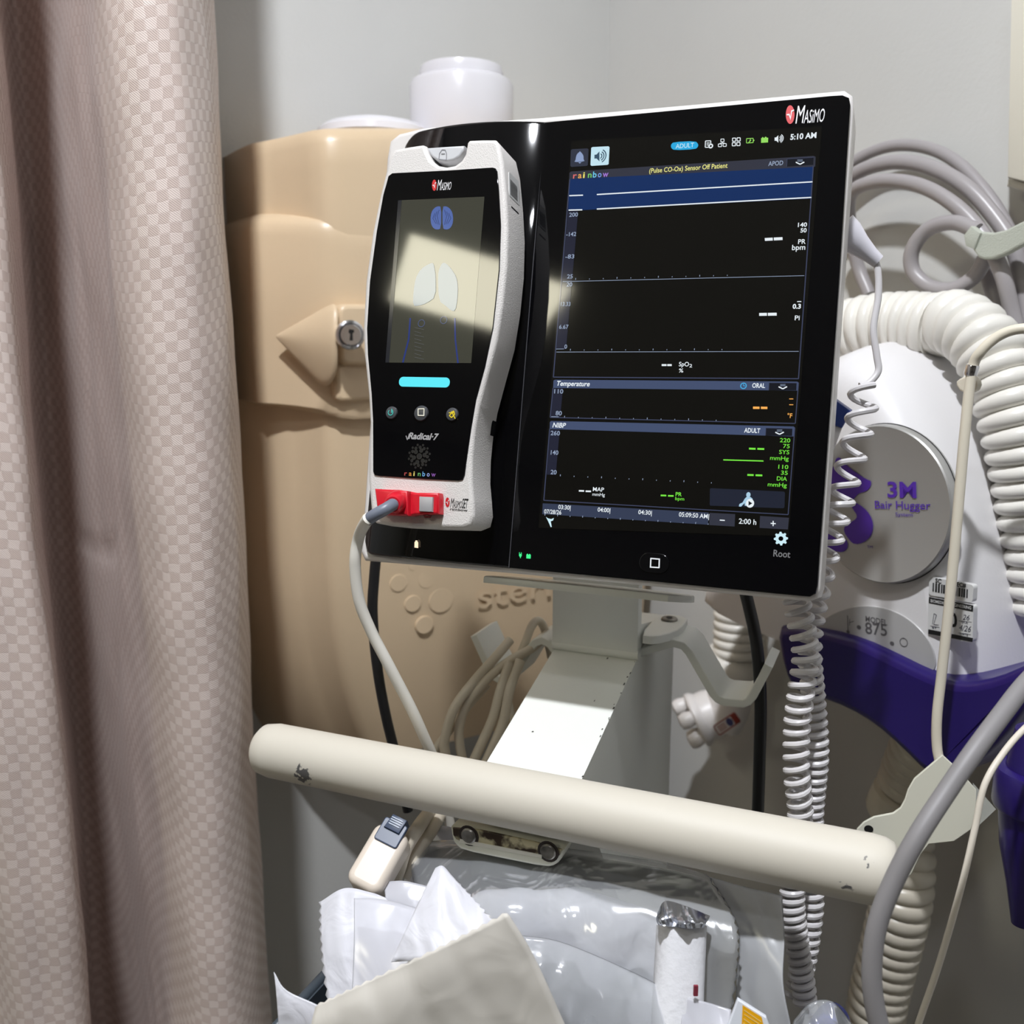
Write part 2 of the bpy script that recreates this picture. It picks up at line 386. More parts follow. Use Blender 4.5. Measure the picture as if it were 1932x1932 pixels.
# ------------------------------------------------------------------ sharps cabinet on the left wall
m_tan = mat('tan_plastic', (221, 197, 164), .33, bump=.12, bscale=160, var=.03, vscale=9)
def make_cabinet():
    def su(px, py, o): return FL.pix(px, py, o)
    r = root('sharps_cabinet', 'tan plastic sharps cabinet with key lock on the left wall', 'cabinet', FL.P(-.25, .7, 0))
    sR = su(1246, 1130, .155)[0]; sC = su(655, 700, .16)[0]
    def plan(left_px, oA, oB, right=0.0, back=.004):
        sA = su(left_px, 500, oA)[0]
        pts = [(sA-back, 0), (sA-back*.7, oA*.5), (sA-.001, oA-.004), (sA+.006, oA+.002), ((sA+sC)/2, (oA+oB)/2+.003), (sC-.012, oB-.002), (sC+.012, oB+.001), (sC*.6+sR*.4, oB+.004),
               (sR-.02, oB), (sR-right, oB-.012), (sR-right, 0)]
        return pts
    def ring(pts, z): 
        q = smooth2(pts, 1, closed=False); return [FL.P(s, z, o) for s, o in q]
    zt = lambda y, o=.13, x=600: su(x, y, o)[1]
    # hood: the top part
    A = plan(499, .094, .1565)
    def sc_(pts, k, dz=0): return [(s, o*k) for s, o in pts]
    zh0, zh1 = zt(490), zt(262)
    def arch(z): return lambda s: z
    rings = []
    for z, k in ((zh0, 1), (zh1-.03, 1), (zh1-.012, .99), (zh1-.004, .965), (zh1, .92), (zh1+.001, .80)):
        q = smooth2(sc_(A, k), 1, closed=False)
        rings.append([FL.P(s, z+(.018*math.sin(max(0, min(1, (s-A[0][0])/(sR-A[0][0])))*math.pi) if z > zh0 else 0), o) for s, o in q])
    obj('hood', loft(rings), m_tan, r, ang=45)
    # door panel: proud of the hood on its left half
    D = plan(483, .112, .158); D1 = plan(484.5, .1105, .1575); D2 = plan(488, .106, .157); D0 = plan(496, .097, .156); zd1, zd0 = zt(405), zt(768)
    rings = []
    for f, (z, P) in enumerate(((zd0-.004, D0), (zd0, D), (zd0+.02, D), ((zd0+zd1)/2, D), (zd1-.020, D), (zd1-.011, D1), (zd1-.004, D2), (zd1, D0))):
        q = smooth2(P, 1, closed=False); rr = []
        for s, o in q:
            t = max(0, min(1, (s-D[0][0])/(sC-D[0][0])))
            dz = (.004*math.sin(t*math.pi)-.016*t*t) if f >= 4 else (-.010*t*t+0.004 if f < 2 else 0)
            rr.append(FL.P(s, z+dz, o))
        rings.append(rr)
    obj('door', loft(rings), m_tan, r, ang=45)
    # lower body
    B = plan(530, .110, .146, back=.045); zb1 = zd0+.004
    rings = []
    zbot = zt(1470); H = zb1-zbot
    for k in range(13):
        t = k/12; z = zbot+H*t
        b = max(0, 1-1.7*t)**2.2
        q = smooth2(B, 1, closed=False)
        rings.append([FL.P(s+(.045*b if s < sC else .045*b*(sR-s)/(sR-sC)), z, o*(1-.18*b)) for s, o in q])
    obj('lower_body', loft(rings), m_tan, r, ang=45)
    fB = Fr(FL.P(0, 0, .1476), WX, Z, WN); fT = Fr(FL.P(0, 0, .1494), WX, Z, WN)
    # embossing
    for x, y, q in ((779, 1068, 9), (752, 1100, 17), (805, 1094, 17), (779, 1139, 16.5), (832, 1133, 25), (801, 1179, 18)):
        u, v = fB.pix(x, y, 0); rr = q/FPX*.86
        obj('embossed_dot', slab(fB, circ(u, v, rr*1.08, rr, 28), -.002, .0007, .0004, 2), m_tan, r)
    text(fT, 'stericycle', (902, 1143), (1186, 1102), 44, .0008, m_tan, r, name='embossed_lettering', bold=.004)
    e = r.children[-1]; so = e.modifiers.new('depth', 'SOLIDIFY'); so.thickness = .003
    # wedge-shaped thumb latch and lock
    fA = Fr(FL.W(650, 632, .165), (WX+WN*-.25).normalized(), Z, (WX+WN*-.25).cross(Z))
    def wp(x, y, h): return FL.W(x, y, h)
    tip = wp(518, 634, .132)
    back = [wp(x, y, h) for x, y, h in ((626, 566, .166), (634, 578, .178), (628, 640, .184), (634, 705, .178), (612, 742, .160), (585, 705, .146), (600, 600, .148))]
    rings = []
    for t in (0, .12, .35, .6, .82, 1):
        rings.append([tip.lerp(p, t**.9) if t else tip.lerp(p, .02) for p in back])
    rings.append([p+WX*.006 for p in back])
    o = obj('thumb_wedge', loft(rings), m_tan, r, ang=80); fixn(o); o.modifiers.new('round', 'SUBSURF').render_levels = 2
    # lock housing block right of the wedge
    u0, v0 = FL.pix(640, 690, .172); u1, v1 = FL.pix(720, 575, .172)
    obj('lock_housing', slab(FL, rrect((u0+u1)/2, (v0+v1)/2, u1-u0, v1-v0, .008, 3), .150, .174, .004, 3), m_tan, r)
    u0, v0 = FL.pix(636, 760, .166); u1, v1 = FL.pix(720, 683, .166)
    obj('lock_step', slab(FL, rrect((u0+u1)/2, (v0+v1)/2, u1-u0, v1-v0, .006, 3), .148, .164, .004, 3), m_tan, r)
    ch = mat('chrome', (225, 225, 228), .12, 1.0)
    c = FL.W(659, 632, .186)
    nrm = (CAM-c).normalized()*.5+WN*.5
    lk = obj('lock', lathe(c, nrm, [(-.004, .0115), (.003, .0122), (.005, .0120), (.006, .0105), (.0055, .0095), (.004, .0092), (.0045, .0088), (.0075, .0086), (.008, .008)], 32), ch, r)
    fk = Fr(c+nrm.normalized()*.0082, Z.cross(nrm), nrm.cross(Z.cross(nrm)), nrm)
    obj('keyhole', flat(fk, [(-.0014, -.0045), (.0012, -.0045), (.0012, .0012), (.0026, .0024), (.0022, .0042), (-.0014, .0048), (-.0022, .002), (-.0008, .0008)], .0002), mat('hole_and_shadow_black', (8, 8, 8), .6), lk, smooth=False)
make_cabinet()
m_milk = mat('milky_plastic', (244, 242, 247), .22, sub=.6, trans=.15, ior=1.45)
def milky_jar():
    p = FL.W(871, 235, .085); 
    k = (p-CAM).length/FPX
    r = root('plastic_jar', 'translucent white plastic jar standing on the tan cabinet', 'jar', p-Z*.02)
    q = p-Z*.02; dz = lambda y: (FL.W(871, y, .085).z-q.z)
    R = 90*k
    obj('jar_body', lathe(q, Z, [(0, R*.97), (.004, R), (dz(165), R), (dz(158), R*.97), (dz(154), R*.90), (dz(152), R*.80)], 40), m_milk, r)
    obj('jar_lid', lathe(q, Z, [(dz(154), R*.80), (dz(140), R*.81), (dz(130), R*.78), (dz(126), R*.6), (dz(124), R*.1)], 40), m_milk, r)
    p2 = FL.W(705, 262, .075); R2 = 98*(p2-CAM).length/FPX
    obj('dome_lid', lathe(p2, Z, [(0, R2), (.006, R2*.98), (.011, R2*.85), (.015, R2*.55), (.0165, R2*.1)], 40), m_milk, label='low translucent plastic dome on top of the tan cabinet', cat='lid')
milky_jar()

# ------------------------------------------------------------------ monitor stand
m_paint = mat('grey_enamel', (228, 230, 224), .38, bump=.06, bscale=500)
m_cream = mat('cream_grip', (226, 220, 206), .55, bump=.2, bscale=700, var=.04, vscale=30)
m_steel = mat('worn_steel', (170, 166, 158), .35, .9, var=.5, vscale=120)
BAR_R = at(1658, 1642, .452); BAR_RAD = .0165
_t = (460-CPX)/FPX
def bar_point(px):
    # point on the bar axis that falls on column px
    k = (px-CPX)/FPX; c, s = math.cos(PITCH), math.sin(PITCH)
    # depth = y*c-(z-CAMZ)*s ; x = k*depth ; moving along -E1
    p = BAR_R; a = 0.0
    d0 = p.y*c-(p.z-CAMZ)*s
    # p - t*E1: x = p.x - t*E1.x ; depth = d0 - t*E1.y*c
    t = (p.x-k*d0)/(E1.x-k*E1.y*c)
    return p-E1*t
BAR_L = bar_point(470)
def make_stand():
    r = root('monitor_stand', 'grey enamelled monitor stand with padded cream push bar', 'stand', FS.P(0, -1.1, -.03))
    u0, _ = FS.pix(1047, 1232, 0); u1, _ = FS.pix(1203, 1240, 0)
    he = .12; ue, ve = FS.pix(1024, 1474, he)
    prof = [(0, .0), (he, ve), (he+.003, ve-.005), (he-.012, ve-.018), (.02, -.17), (.02, -1.05), (-.105, -1.05), (-.105, .0), (-.004, .022)]
    obj('arm_and_post', profile_along_u(FS, prof, u0, u1), m_paint, r, ang=25)
    fa = Fr(FS.O, E1, (NH*-he+Z*-ve), E1.cross(NH*-he+Z*-ve)); La = math.hypot(he, ve); vf = []
    for k in range(15):
        t = -La*random.random()*.95; c = u1-random.random()*.0015 if k < 12 else u0+(u1-u0)*random.random(); w, l = .0002+.0004*random.random(), .0004+.0012*random.random()
        vf.append(flat(fa, [(c-w, t-l), (c+w, t-l*.6), (c+w*.7, t+l), (c-w*.8, t+l*.7)], .0003))
    obj('paint_chips', join(*vf), mat('chip_dark', (58, 56, 52), .7), r, smooth=False)['kind'] = 'stuff'
    # upright plate carrying the monitor
    zt = FS.pix(1125, 1040, -.004)[1]
    obj('upright_plate', slab(FS, [(u0-.001, .004), (u1+.001, .004), (u1+.001, zt), (u0-.001, zt)], -.004, .004, .0015, 2), m_paint, r)
    obj('plate_toe', tube([FS.P(u0-.001, .003, .0), FS.P(u1+.001, .003, .0)], .0042, 14), m_paint, r)
    # cradle below the monitor
    a, _ = FM.pix(902, 1082, -.01); b, _ = FM.pix(1288, 1110, -.01)
    obj('cradle', slab(Fr(FM.O, FM.e1, -FM.n, FM.e2), smooth2([(a, .012), (a, .05), (a+.03, .075), (b-.03, .075), (b, .05), (b, .03), (b-.012, .012), (a+.012, .012)], 1), -.0105, -.0065, .001, 2), m_paint, r)
    # clamp plate with screw, hook bars
    ft = Fr(FS.O, E1, -NH, Z)
    obj('clamp_plate', slab(ft, smooth2([(u1+.0015, -.004), (u1+.012, -.004), (u1+.022, .012), (u1+.024, .03), (u1+.022, .05), (u1+.0015, .05)], 1), .012, .0175, .0012, 2), m_paint, r)
    sp = ft.P(u1+.012, .036, .0176)
    s = obj('screw', lathe(sp, Z, [(-.001, .0055), (.0010, .0055), (.0016, .0048)], 20), m_steel, r)
    obj('socket', flat(Fr(sp, E1, NH, Z), circ(0, 0, .0024, None, 6), .0019), mat('hole_and_shadow_black'), s, smooth=False)
    hk = [(1195, 1236), (1240, 1222), (1270, 1214), (1288, 1219), (1300, 1232), (1345, 1310), (1354, 1320), (1366, 1325), (1402, 1328), (1412, 1324), (1420, 1314), (1450, 1256)]
    obj('hook_bar', strip_along_h(FS, [FS.pix(x, y, -.008) for x, y in hk], .0056, -.044, -.008), m_paint, r)
    hk = [(1050, 1234), (1036, 1216), (1022, 1209), (1008, 1214), (998, 1226), (968, 1275), (957, 1283), (942, 1284), (930, 1277), (918, 1255), (893, 1199)]
    obj('hook_bar', strip_along_h(FS, [FS.pix(x, y, -.008) for x, y in hk][::-1], .0056, -.044, -.008), m_paint, r)
    # push bar with rounded ends
    L = (BAR_L-BAR_R).length; d = (BAR_L-BAR_R).normalized()
    prof = [(0, .004), (.0004, .0118), (.002, .0142), (.006, .0159), (.012, BAR_RAD), (L*.5, BAR_RAD), (L-.012, BAR_RAD), (L-.004, .0150), (L-.0008, .0118), (L, .004)]
    pb = obj('push_bar', lathe(BAR_R+d*-.008, d, prof, 48), grip_mat(), r, ang=50)
    # screw clip under the bar
    fc = Fr(bar_point(958), E1, Z, NH)
    cp = obj('bar_clip', slab(fc, smooth2(fc.poly([(849, 1556), (851, 1578), (857, 1594), (872, 1606), (950, 1622), (1030, 1638), (1048, 1634), (1060, 1620), (1064, 1600)], .004), 1), -.012, .004, .002, 3), mat('clip_paint', (214, 214, 200), .35), r)
    obj('rust_edge', slab(fc, smooth2(fc.poly([(853, 1556), (855, 1582), (875, 1590), (950, 1605), (1040, 1624), (1056, 1616), (1060, 1600)], .0045), 1), .003, .0045, .0004, 1), rust_mat(), cp)
    obj('bright_channel', slab(fc, fc.poly([(868, 1583), (1022, 1613), (1022, 1619), (866, 1590)], .005), .004, .005), mat('bright_steel', (236, 234, 222), .3, .3), cp, smooth=False)
    for x, y in ((884, 1577), (1034, 1607)):
        u, v = fc.pix(x, y, .005)
        sw = obj('clip_screw', lathe(fc.P(u, v, .004), NH, [(-.001, .0046), (.0012, .0046), (.002, .0038), (.002, .001)], 18), m_steel, cp)
        obj('screw_rim', ringp(fc, u, v, .0043, .0062, .0048, 20), mat('rust_dark', (40, 30, 24), .5), sw, smooth=False)
def rust_mat():
    m = mat('rusty_rim', (196, 190, 160), .3)
    nt = m.node_tree; b = nt.nodes['Principled BSDF']; tc = nt.nodes.new('ShaderNodeTexCoord'); no = nt.nodes.new('ShaderNodeTexNoise'); no.inputs['Scale'].default_value = 110; no.inputs['Detail'].default_value = 6
    r = nt.nodes.new('ShaderNodeValToRGB'); r.color_ramp.elements[0].position = .45; r.color_ramp.elements[0].color = rgb(52, 38, 26); r.color_ramp.elements[1].position = .58; r.color_ramp.elements[1].color = rgb(190, 182, 150)
    nt.links.new(tc.outputs['Object'], no.inputs['Vector']); nt.links.new(no.outputs['Fac'], r.inputs['Fac']); nt.links.new(r.outputs['Color'], b.inputs['Base Color'])
    return m
def grip_mat():
    m = mat('cream_grip_worn', (210, 204, 191), .55); nt = m.node_tree; b = nt.nodes['Principled BSDF']; N = nt.nodes.new; Lk = nt.links.new
    tc = N('ShaderNodeNewGeometry')
    def blot(c, rad, scale, thr):
        d = N('ShaderNodeVectorMath'); d.operation = 'DISTANCE'; d.inputs[1].default_value = c; Lk(tc.outputs['Position'], d.inputs[0])
        mr = N('ShaderNodeMapRange'); mr.inputs['From Min'].default_value = rad; mr.inputs['From Max'].default_value = rad*.3; Lk(d.outputs['Value'], mr.inputs['Value'])
        no = N('ShaderNodeTexNoise'); no.inputs['Scale'].default_value = scale; no.inputs['Detail'].default_value = 4; Lk(tc.outputs['Position'], no.inputs['Vector'])
        mu = N('ShaderNodeMath'); mu.operation = 'MULTIPLY'; Lk(mr.outputs[0], mu.inputs[0]); Lk(no.outputs['Fac'], mu.inputs[1])
        st = N('ShaderNodeMapRange'); st.inputs['From Min'].default_value = thr; st.inputs['From Max'].default_value = thr+.06; Lk(mu.outputs[0], st.inputs['Value'])
        return st.outputs[0]
    def on_bar(px, py):
        p = bar_point(px); v = at(px, py, 1)-CAM; t = (p-CAM).length/v.length
        return CAM+v*(t*(1-.014/(p-CAM).length))
    f = None
    for px, py, rad, s, thr in ((575, 1458, .0150, 330, .42), (1600, 1672, .012, 260, .53), (1640, 1630, .010, 300, .53)):
        o = blot(on_bar(px, py), rad, s, thr)
        if f is None: f = o
        else:
            mx = N('ShaderNodeMath'); mx.operation = 'MAXIMUM'; Lk(f, mx.inputs[0]); Lk(o, mx.inputs[1]); f = mx.outputs[0]
    mc = N('ShaderNodeMixRGB'); mc.inputs[1].default_value = rgb(210, 204, 191); mc.inputs[2].default_value = rgb(92, 90, 90); Lk(f, mc.inputs[0]); Lk(mc.outputs[0], b.inputs['Base Color'])
    return m
make_stand()
# ------------------------------------------------------------------ patient monitor
m_white = mat('white_housing', (216, 212, 209), .38, bump=.05, bscale=900)
m_black = mat('black_gloss', (6, 6, 8), .05)
m_blackp = mat('black_plastic', (9, 9, 11), .12)
def make_monitor():
    r = root('patient_monitor', 'black glass patient monitor with lit vital signs screen in white frame', 'monitor', FM.P(.06, -.012, -.03))
    # white housing
    out = [(690, 1058), (822, 1069), (960, 1081), (1250, 1108), (1500, 1132), (1526, 1134), (1543, 1128), (1549, 1110), (1580, 640), (1611, 205), (1609, 182), (1594, 172), (1560, 175), (1300, 199), (1026, 223),
           (900, 232), (800, 243), (755, 254), (738, 268), (732, 300), (710, 640), (690, 950), (682, 1040)]
    hp = FM.poly(out, -.004)
    obj('housing', slab(FM, hp, -.036, -.0015, .003, 3, backbev=.006), m_white, r, ang=40)
    bk = FM.poly([(760, 1020), (1480, 1085), (1520, 470), (780, 500)], -.03)
    obj('rear_cover', slab(FM, smooth2(bk, 2), -.058, -.036, .004, 2, backbev=.012), m_white, r)
    # cover glass
    gl = FM.poly([(1027.5, 232), (1300, 207), (1570, 182), (1590, 181), (1602, 186), (1605, 200), (1578, 620), (1543, 1105), (1539, 1120), (1528, 1126), (1505, 1124), (1250, 1099), (960.5, 1071.5)], 0)
    gp = obj('cover_glass', slab(FM, gl, -.003, .0012, .0006, 2), m_black, r)
    # dock: bulging black panel left of the glass
    ul = FM.pix(688, 1040, 0)[0]; us = max(FM.pix(1027.5, 232, 0)[0], FM.pix(960.5, 1071.5, 0)[0])+.0004
    v1 = FM.pix(1026, 231, 0)[1]; v0 = FM.pix(959, 1072, 0)[1]
    cols = []; n = 40
    for i in range(n+1):
        t = i/n; u = ul+(us-ul)*t
        hb = .0006+.0088*math.sin(min(1, t*1.0)*math.pi)**.8 if 0 < t < 1 else .0006
        k = max(0, 1-(u-ul)/.014); rd = .014*(1-math.sqrt(max(0, 1-k*k)))
        kb = max(0, 1-(u-ul)/.006); rb = .006*(1-math.sqrt(max(0, 1-kb*kb)))
        a, b = v0+rb, v1-rd
        cols.append([FM.P(u, a, -.004), FM.P(u, a, hb-.002), FM.P(u, a+.0006, hb-.0006), FM.P(u, a+.002, hb), FM.P(u, b-.002, hb), FM.P(u, b-.0006, hb-.0006), FM.P(u, b, hb-.002), FM.P(u, b, -.004)])
    dk = obj('dock', loft(cols), m_black, r, ang=50); fixn(dk)
    line(FM, (1027, 232), (960, 1071), 1.6, .0016, mat('seam_grey', (64, 64, 68), .4), r, 'seam')
    obj('dock_guide', slab(FM, FM.poly([(926, 792), (933, 778), (934, 800), (920, 860), (909, 936), (898, 941), (898, 925), (910, 860)], .012), .006, .016, .001, 2), m_blackp, r)
    # status lamps
    H = .0017
    amb = shape(FM, [(782, 1033), (789, 1034), (789, 1023), (787.5, 1022), (787.5, 1020), (784, 1019.5), (783.8, 1021.5), (782.2, 1022.5)], .0105, glow('amber', (255, 226, 190), 1.3), r, 'battery_lamp')
    g = glow('green', (70, 255, 150), 1.0)
    shape(FM, [(979.5, 1042), (980.5, 1042), (980.5, 1045), (983, 1045.2), (983, 1042.2), (984, 1042.2), (984.3, 1049), (982.6, 1050.5), (982.4, 1053), (981, 1053), (981, 1050.5), (979.2, 1049)], H, g, r, 'plug_lamp')
    shape(FM, [(993, 1053.5), (1001, 1054), (1001.4, 1047), (999, 1044.8), (997.3, 1047), (995.2, 1044.4), (993.2, 1046.6)], H, g, r, 'battery_lamp')
    # home key
    u, v = FM.pix(1235.5, 1062.5, 0)
    hk = obj('home_key', slab(FM, rrect(u, v, .0165, .0108, .0053, 6), .0011, .0017, .0004, 2), m_blackp, r)
    w = glow('white', (235, 240, 245), .95)
    for a, b in (((1227, 1053.5), (1245, 1055)), ((1244, 1054), (1243.4, 1071.5)), ((1244, 1071), (1226, 1069.8)), ((1227.2, 1070.4), (1228, 1053.5))): line(FM, a, b, 2.4, .0019, w, hk, 'square_mark')
    line(FM, (1248.5, 1071.5), (1252.5, 1072), 1.5, .0015, w, r, 'mark')
    text(FM, 'Root', (1458.8, 1050), (1490.7, 1052), 12.5, .0015, mat('print_grey', (120, 120, 122), .4), r)
    masimo(FM, (1490.8, 216.2), 8.2, 17.5, (1500.7, 233), (1554.3, 230), 33, .0016, r, mat('print_white', (222, 222, 224), .4))
    make_screen(r)
def masimo(fr, c, rx, ry, p0, p1, cap, h, parent, ink, tail=None):
    """red oval with a white tick and narrow capitals"""
    red = mat('print_red', (196, 28, 36), .4); wht = mat('print_white', (222, 222, 224), .4)
    k = 40
    lg = obj('logo_oval', flat(fr, fr.poly([(c[0]+rx*math.cos(2*math.pi*i/k), c[1]+ry*math.sin(2*math.pi*i/k)) for i in range(k)], h), h), red, parent, smooth=False)
    x, y = c
    shape(fr, [(x-rx*.8, y-.05*ry), (x-rx*.15, y-.1*ry), (x+.05*rx, y+.25*ry), (x+.25*rx, y-.45*ry), (x+.9*rx, y-.55*ry), (x+.9*rx, y-.42*ry), (x+.4*rx, y-.3*ry), (x+.1*rx, y+.6*ry), (x-.3*rx, y+.08*ry), (x-rx*.8, y+.08*ry)], h+.0002, wht, lg, 'tick_mark')
    f = .28
    q = (p0[0]+(p1[0]-p0[0])*f, p0[1]+(p1[1]-p0[1])*f)
    text(fr, 'M', p0, (q[0]-.5, q[1]), cap, h, ink, parent, shear=.06, bold=0)
    text(fr, 'ASiMO', (q[0]+.3, q[1]), p1, cap*.74, h, ink, parent, shear=.06, bold=0)

def make_screen(r):
    H0, H1, H2, H3 = .0014, .0016, .0018, .0020
    scr = shape(FM, [(1078, 266), (1551, 238), (1488, 1012), (1016, 996)], H0, glow('screen_dark', (22, 21, 18), .55), r, 'screen')
    W = glow('white2', (232, 240, 245)); BL = glow('paleblue', (150, 165, 190)); FRM = glow('frame_blue', (62, 68, 92)); HD = glow('header', (54, 62, 84)); HD2 = glow('header2', (68, 80, 110)); HD3 = glow('header3', (52, 54, 66))
    DK = glow('axis', (36, 38, 54)); BT = glow('button', (24, 26, 34)); GR = glow('sgreen', (120, 232, 70)); OR = glow('orange', (250, 178, 90)); YE = glow('yellow', (236, 232, 140))
    T = lambda s, p0, p1, cap, m=W, sh=0.0, b=.012: text(FM, s, p0, p1, cap, H2, m, scr, sh, b)
    S = lambda pts, m, h=H1, n='mark', sm=0: shape(FM, pts, h, m, scr, n, sm)
    Ln = lambda a, b, w, m, h=H2: line(FM, a, b, w, h, m, scr)
    # top row
    pill = [(1272, 283.5), (1312, 281.5), (1317, 277), (1317.5, 272), (1312, 266), (1271, 268), (1266, 272.5), (1266, 279)]
    S(pill, glow('pill', (44, 168, 222)), sm=1, n='mode_pill'); T('ADULT', (1274.5, 279.6), (1309, 278), 8.2, glow('pilltext', (190, 228, 245)))
    # small status icons
    for a, b in (((1331, 266), (1341, 265.5)), ((1331, 266), (1330.5, 278)), ((1330.5, 278), (1338, 277.6)), ((1341, 265.5), (1341, 271)), ((1333, 270), (1339, 269.7)), ((1333, 273.5), (1338, 273.2))): Ln(a, b, 1.6, W)
    ux, vx = FM.pix(1341, 275.5, H2); obj('icon', ringp(FM, ux, vx, .0006, .0013, H2, 16), W, scr, smooth=False)
    for cx, cy in ((1363, 265), (1358.3, 274.2), (1367.3, 273.6)):
        for a, b in (((-3, -2.6), (3, -2.8)), ((3, -2.8), (3, 2.4)), ((3, 2.4), (-3, 2.6)), ((-3, 2.6), (-3, -2.6))): Ln((cx+a[0], cy+a[1]), (cx+b[0], cy+b[1]), 1.3, W)
    Ln((1363, 267), (1363, 270), 1.2, W); Ln((1358, 270.4), (1367, 270), 1.2, W)
    for cx, cy in ((1385, 263.6), (1393.6, 263), (1384.6, 272.2), (1393.2, 271.7)):
        for a, b in (((-3, -3), (3, -3.2)), ((3, -3.2), (3, 2.8)), ((3, 2.8), (-3, 3)), ((-3, 3), (-3, -3))): Ln((cx+a[0], cy+a[1]), (cx+b[0], cy+b[1]), 1.5, W)
    gb = glow('battery_green', (150, 220, 100))
    for a, b in (((1408.5, 261.5), (1421, 260.8)), ((1421, 260.8), (1421, 269)), ((1421, 269), (1408.3, 269.8)), ((1408.3, 269.8), (1408.5, 261.5))): Ln(a, b, 1.2, gb)
    S([(1411, 270), (1415, 264.5), (1414, 264.8), (1417, 260), (1416, 264), (1418, 264), (1412.5, 270)], gb, H2); S([(1421.5, 263), (1423.8, 264.5), (1421.5, 267)], gb, H2)
    S([(1436, 269.5), (1449, 268.6), (1449.4, 259.8), (1446.5, 259.8), (1446, 258.2), (1443, 258.3), (1442.6, 260), (1440.5, 260.2), (1440, 258.6), (1438, 258.8), (1437.5, 260.4), (1436, 260.8)], gb, H2, 'battery_icon')
    S([(1461.5, 259.5), (1464.5, 259.2), (1468.5, 255.2), (1468.5, 269), (1464.5, 265.4), (1461.5, 265.6)], W, H2, 'speaker_icon')
    ux, vx = FM.pix(1468.5, 262, H2)
    def arcp(ux, vx, r0, r1, a0, a1, m, par=scr):
        n = 10; V = [FM.P(ux+q*math.cos(a0+(a1-a0)*k/n), vx+q*math.sin(a0+(a1-a0)*k/n), H3) for q in (r0, r1) for k in range(n+1)]
        obj('arc_mark', (V, [(k, n+1+k, n+2+k, k+1) for k in range(n)]), m, par, smooth=False)
    for q in (.0009, .0016, .0023): arcp(ux, vx, q, q+.0004, -1, 1, W)
    T('5:10 AM', (1490.8, 263), (1540, 260.4), 10, W, b=.03)
    # alarm keys
    S([(1077, 283.5), (1080, 281.5), (1108, 280), (1110.5, 282), (1109, 311.5), (1107, 313), (1078.5, 315), (1076, 313)], glow('key', (50, 54, 68)), n='alarm_key')
    S([(1083, 306), (1086, 302), (1087, 294), (1090, 289), (1093, 287), (1094, 285), (1095.5, 287), (1098, 289), (1101, 294), (1101, 301), (1103.5, 304.5)], glow('bell', (140, 158, 195)), H2, 'bell_icon', 1)
    S([(1091, 306.3), (1097, 306), (1094, 308.6)], glow('bell'), H2)
    S([(1115.5, 279), (1118, 277.4), (1148, 276), (1150, 278), (1148.3, 309.5), (1146, 311), (1116, 313), (1114, 311)], glow('key_on', (196, 228, 240)), n='sound_key')
    dkb = glow('keyink', (60, 84, 104))
    S([(1121.5, 292), (1125.5, 291.6), (1131, 285.5), (1131, 304.5), (1125.5, 299), (1121.5, 299.4)], dkb, H2, 'speaker_icon')
    ux, vx = FM.pix(1131, 295, H2)
    for q in (.0012, .0024, .0036): arcp(ux, vx, q, q+.0006, -1.1, 1.1, dkb)
    # panel 1
    S([(1074.5, 326), (1078, 323.5), (1535, 294), (1539, 296), (1538, 314.5), (1074, 338)], HD3, n='header')
    letters(FM, 'rainbow', (1081, 336.6), (1143, 333.2), 11, H2, [glow('r%d' % i, c) for i, c in enumerate(((220, 110, 110), (235, 170, 90), (235, 225, 110), (120, 205, 110), (110, 200, 235), (120, 160, 235), (165, 120, 215)))], scr)
    T('(Pulse CO-Ox) Sensor Off Patient', (1224.7, 326.3), (1372.4, 316.6), 8.6, YE, b=.01)
    T('APOD', (1449.4, 312.9), (1477.3, 311.3), 8.2, BL)
    def drop(x0, y0, x1, y1, cx, cy):
        S([(x0, y0), (x1, y1), (x1-.5, y1+14), (x0-.8, y0+14.5)], BT, H1+.0001, 'menu_key'); Ln((x0, y0), (x0-.8, y0+14.5), 1, FRM); Ln((x0, y0), (x1, y1), 1, FRM)
        Ln((cx-5, cy-4.6), (cx+5, cy-4.8), .9, BL); Ln((cx-5, cy-2.2), (cx+5, cy-2.4), .9, BL); Ln((cx-8, cy-.5), (cx, cy+3.4), 2.2, W); Ln((cx, cy+3.4), (cx+8, cy-.8), 2.2, W)
    drop(1485, 300, 1535, 296.8, 1509.4, 306.5)
    S([(1074.5, 337.5), (1534.5, 314.5), (1531.5, 374.5), (1072, 397.8)], glow('band_blue', (20, 46, 94)), n='trace_band')
    for a, b in (((1074, 369.2), (1100, 368.2)), ((1126, 367), (1533, 343)), ((1072.7, 396.4), (1098.6, 395.8)), ((1126, 394.4), (1531, 372.4))): Ln(a, b, 2.2, W)
    S([(1072, 398), (1091, 397.2), (1068, 659), (1048, 659.5)], DK, n='axis_strip')
    for a, b in (((1075, 338), (1044, 712)), ((1534.5, 313), (1506.5, 714.5)), ((1044, 711.5), (1507, 714.5))): Ln(a, b, 2, FRM)
    for s, a, b in (('200', (1073.6, 409.2), (1090, 408.2)), ('-142', (1068, 446), (1086.8, 445)), ('-83', (1066.5, 488), (1083.2, 487.2)), ('25', (1069.7, 525.4), (1080.3, 525)), ('20', (1068.8, 540.6), (1079.4, 540.2)),
                    ('13.33', (1058, 577.6), (1076, 577.2)), ('6.67', (1054.7, 620.6), (1072.2, 620)), ('0', (1064.6, 657.6), (1069.6, 657.6))): T(s, a, b, 7.4, BL)
    for a, b in (((1061.7, 531.3), (1517.4, 520)), ((1049.7, 664.2), (1507, 663)), ((1048.5, 658.5), (1064, 658.3))): Ln(a, b, .9, BL)
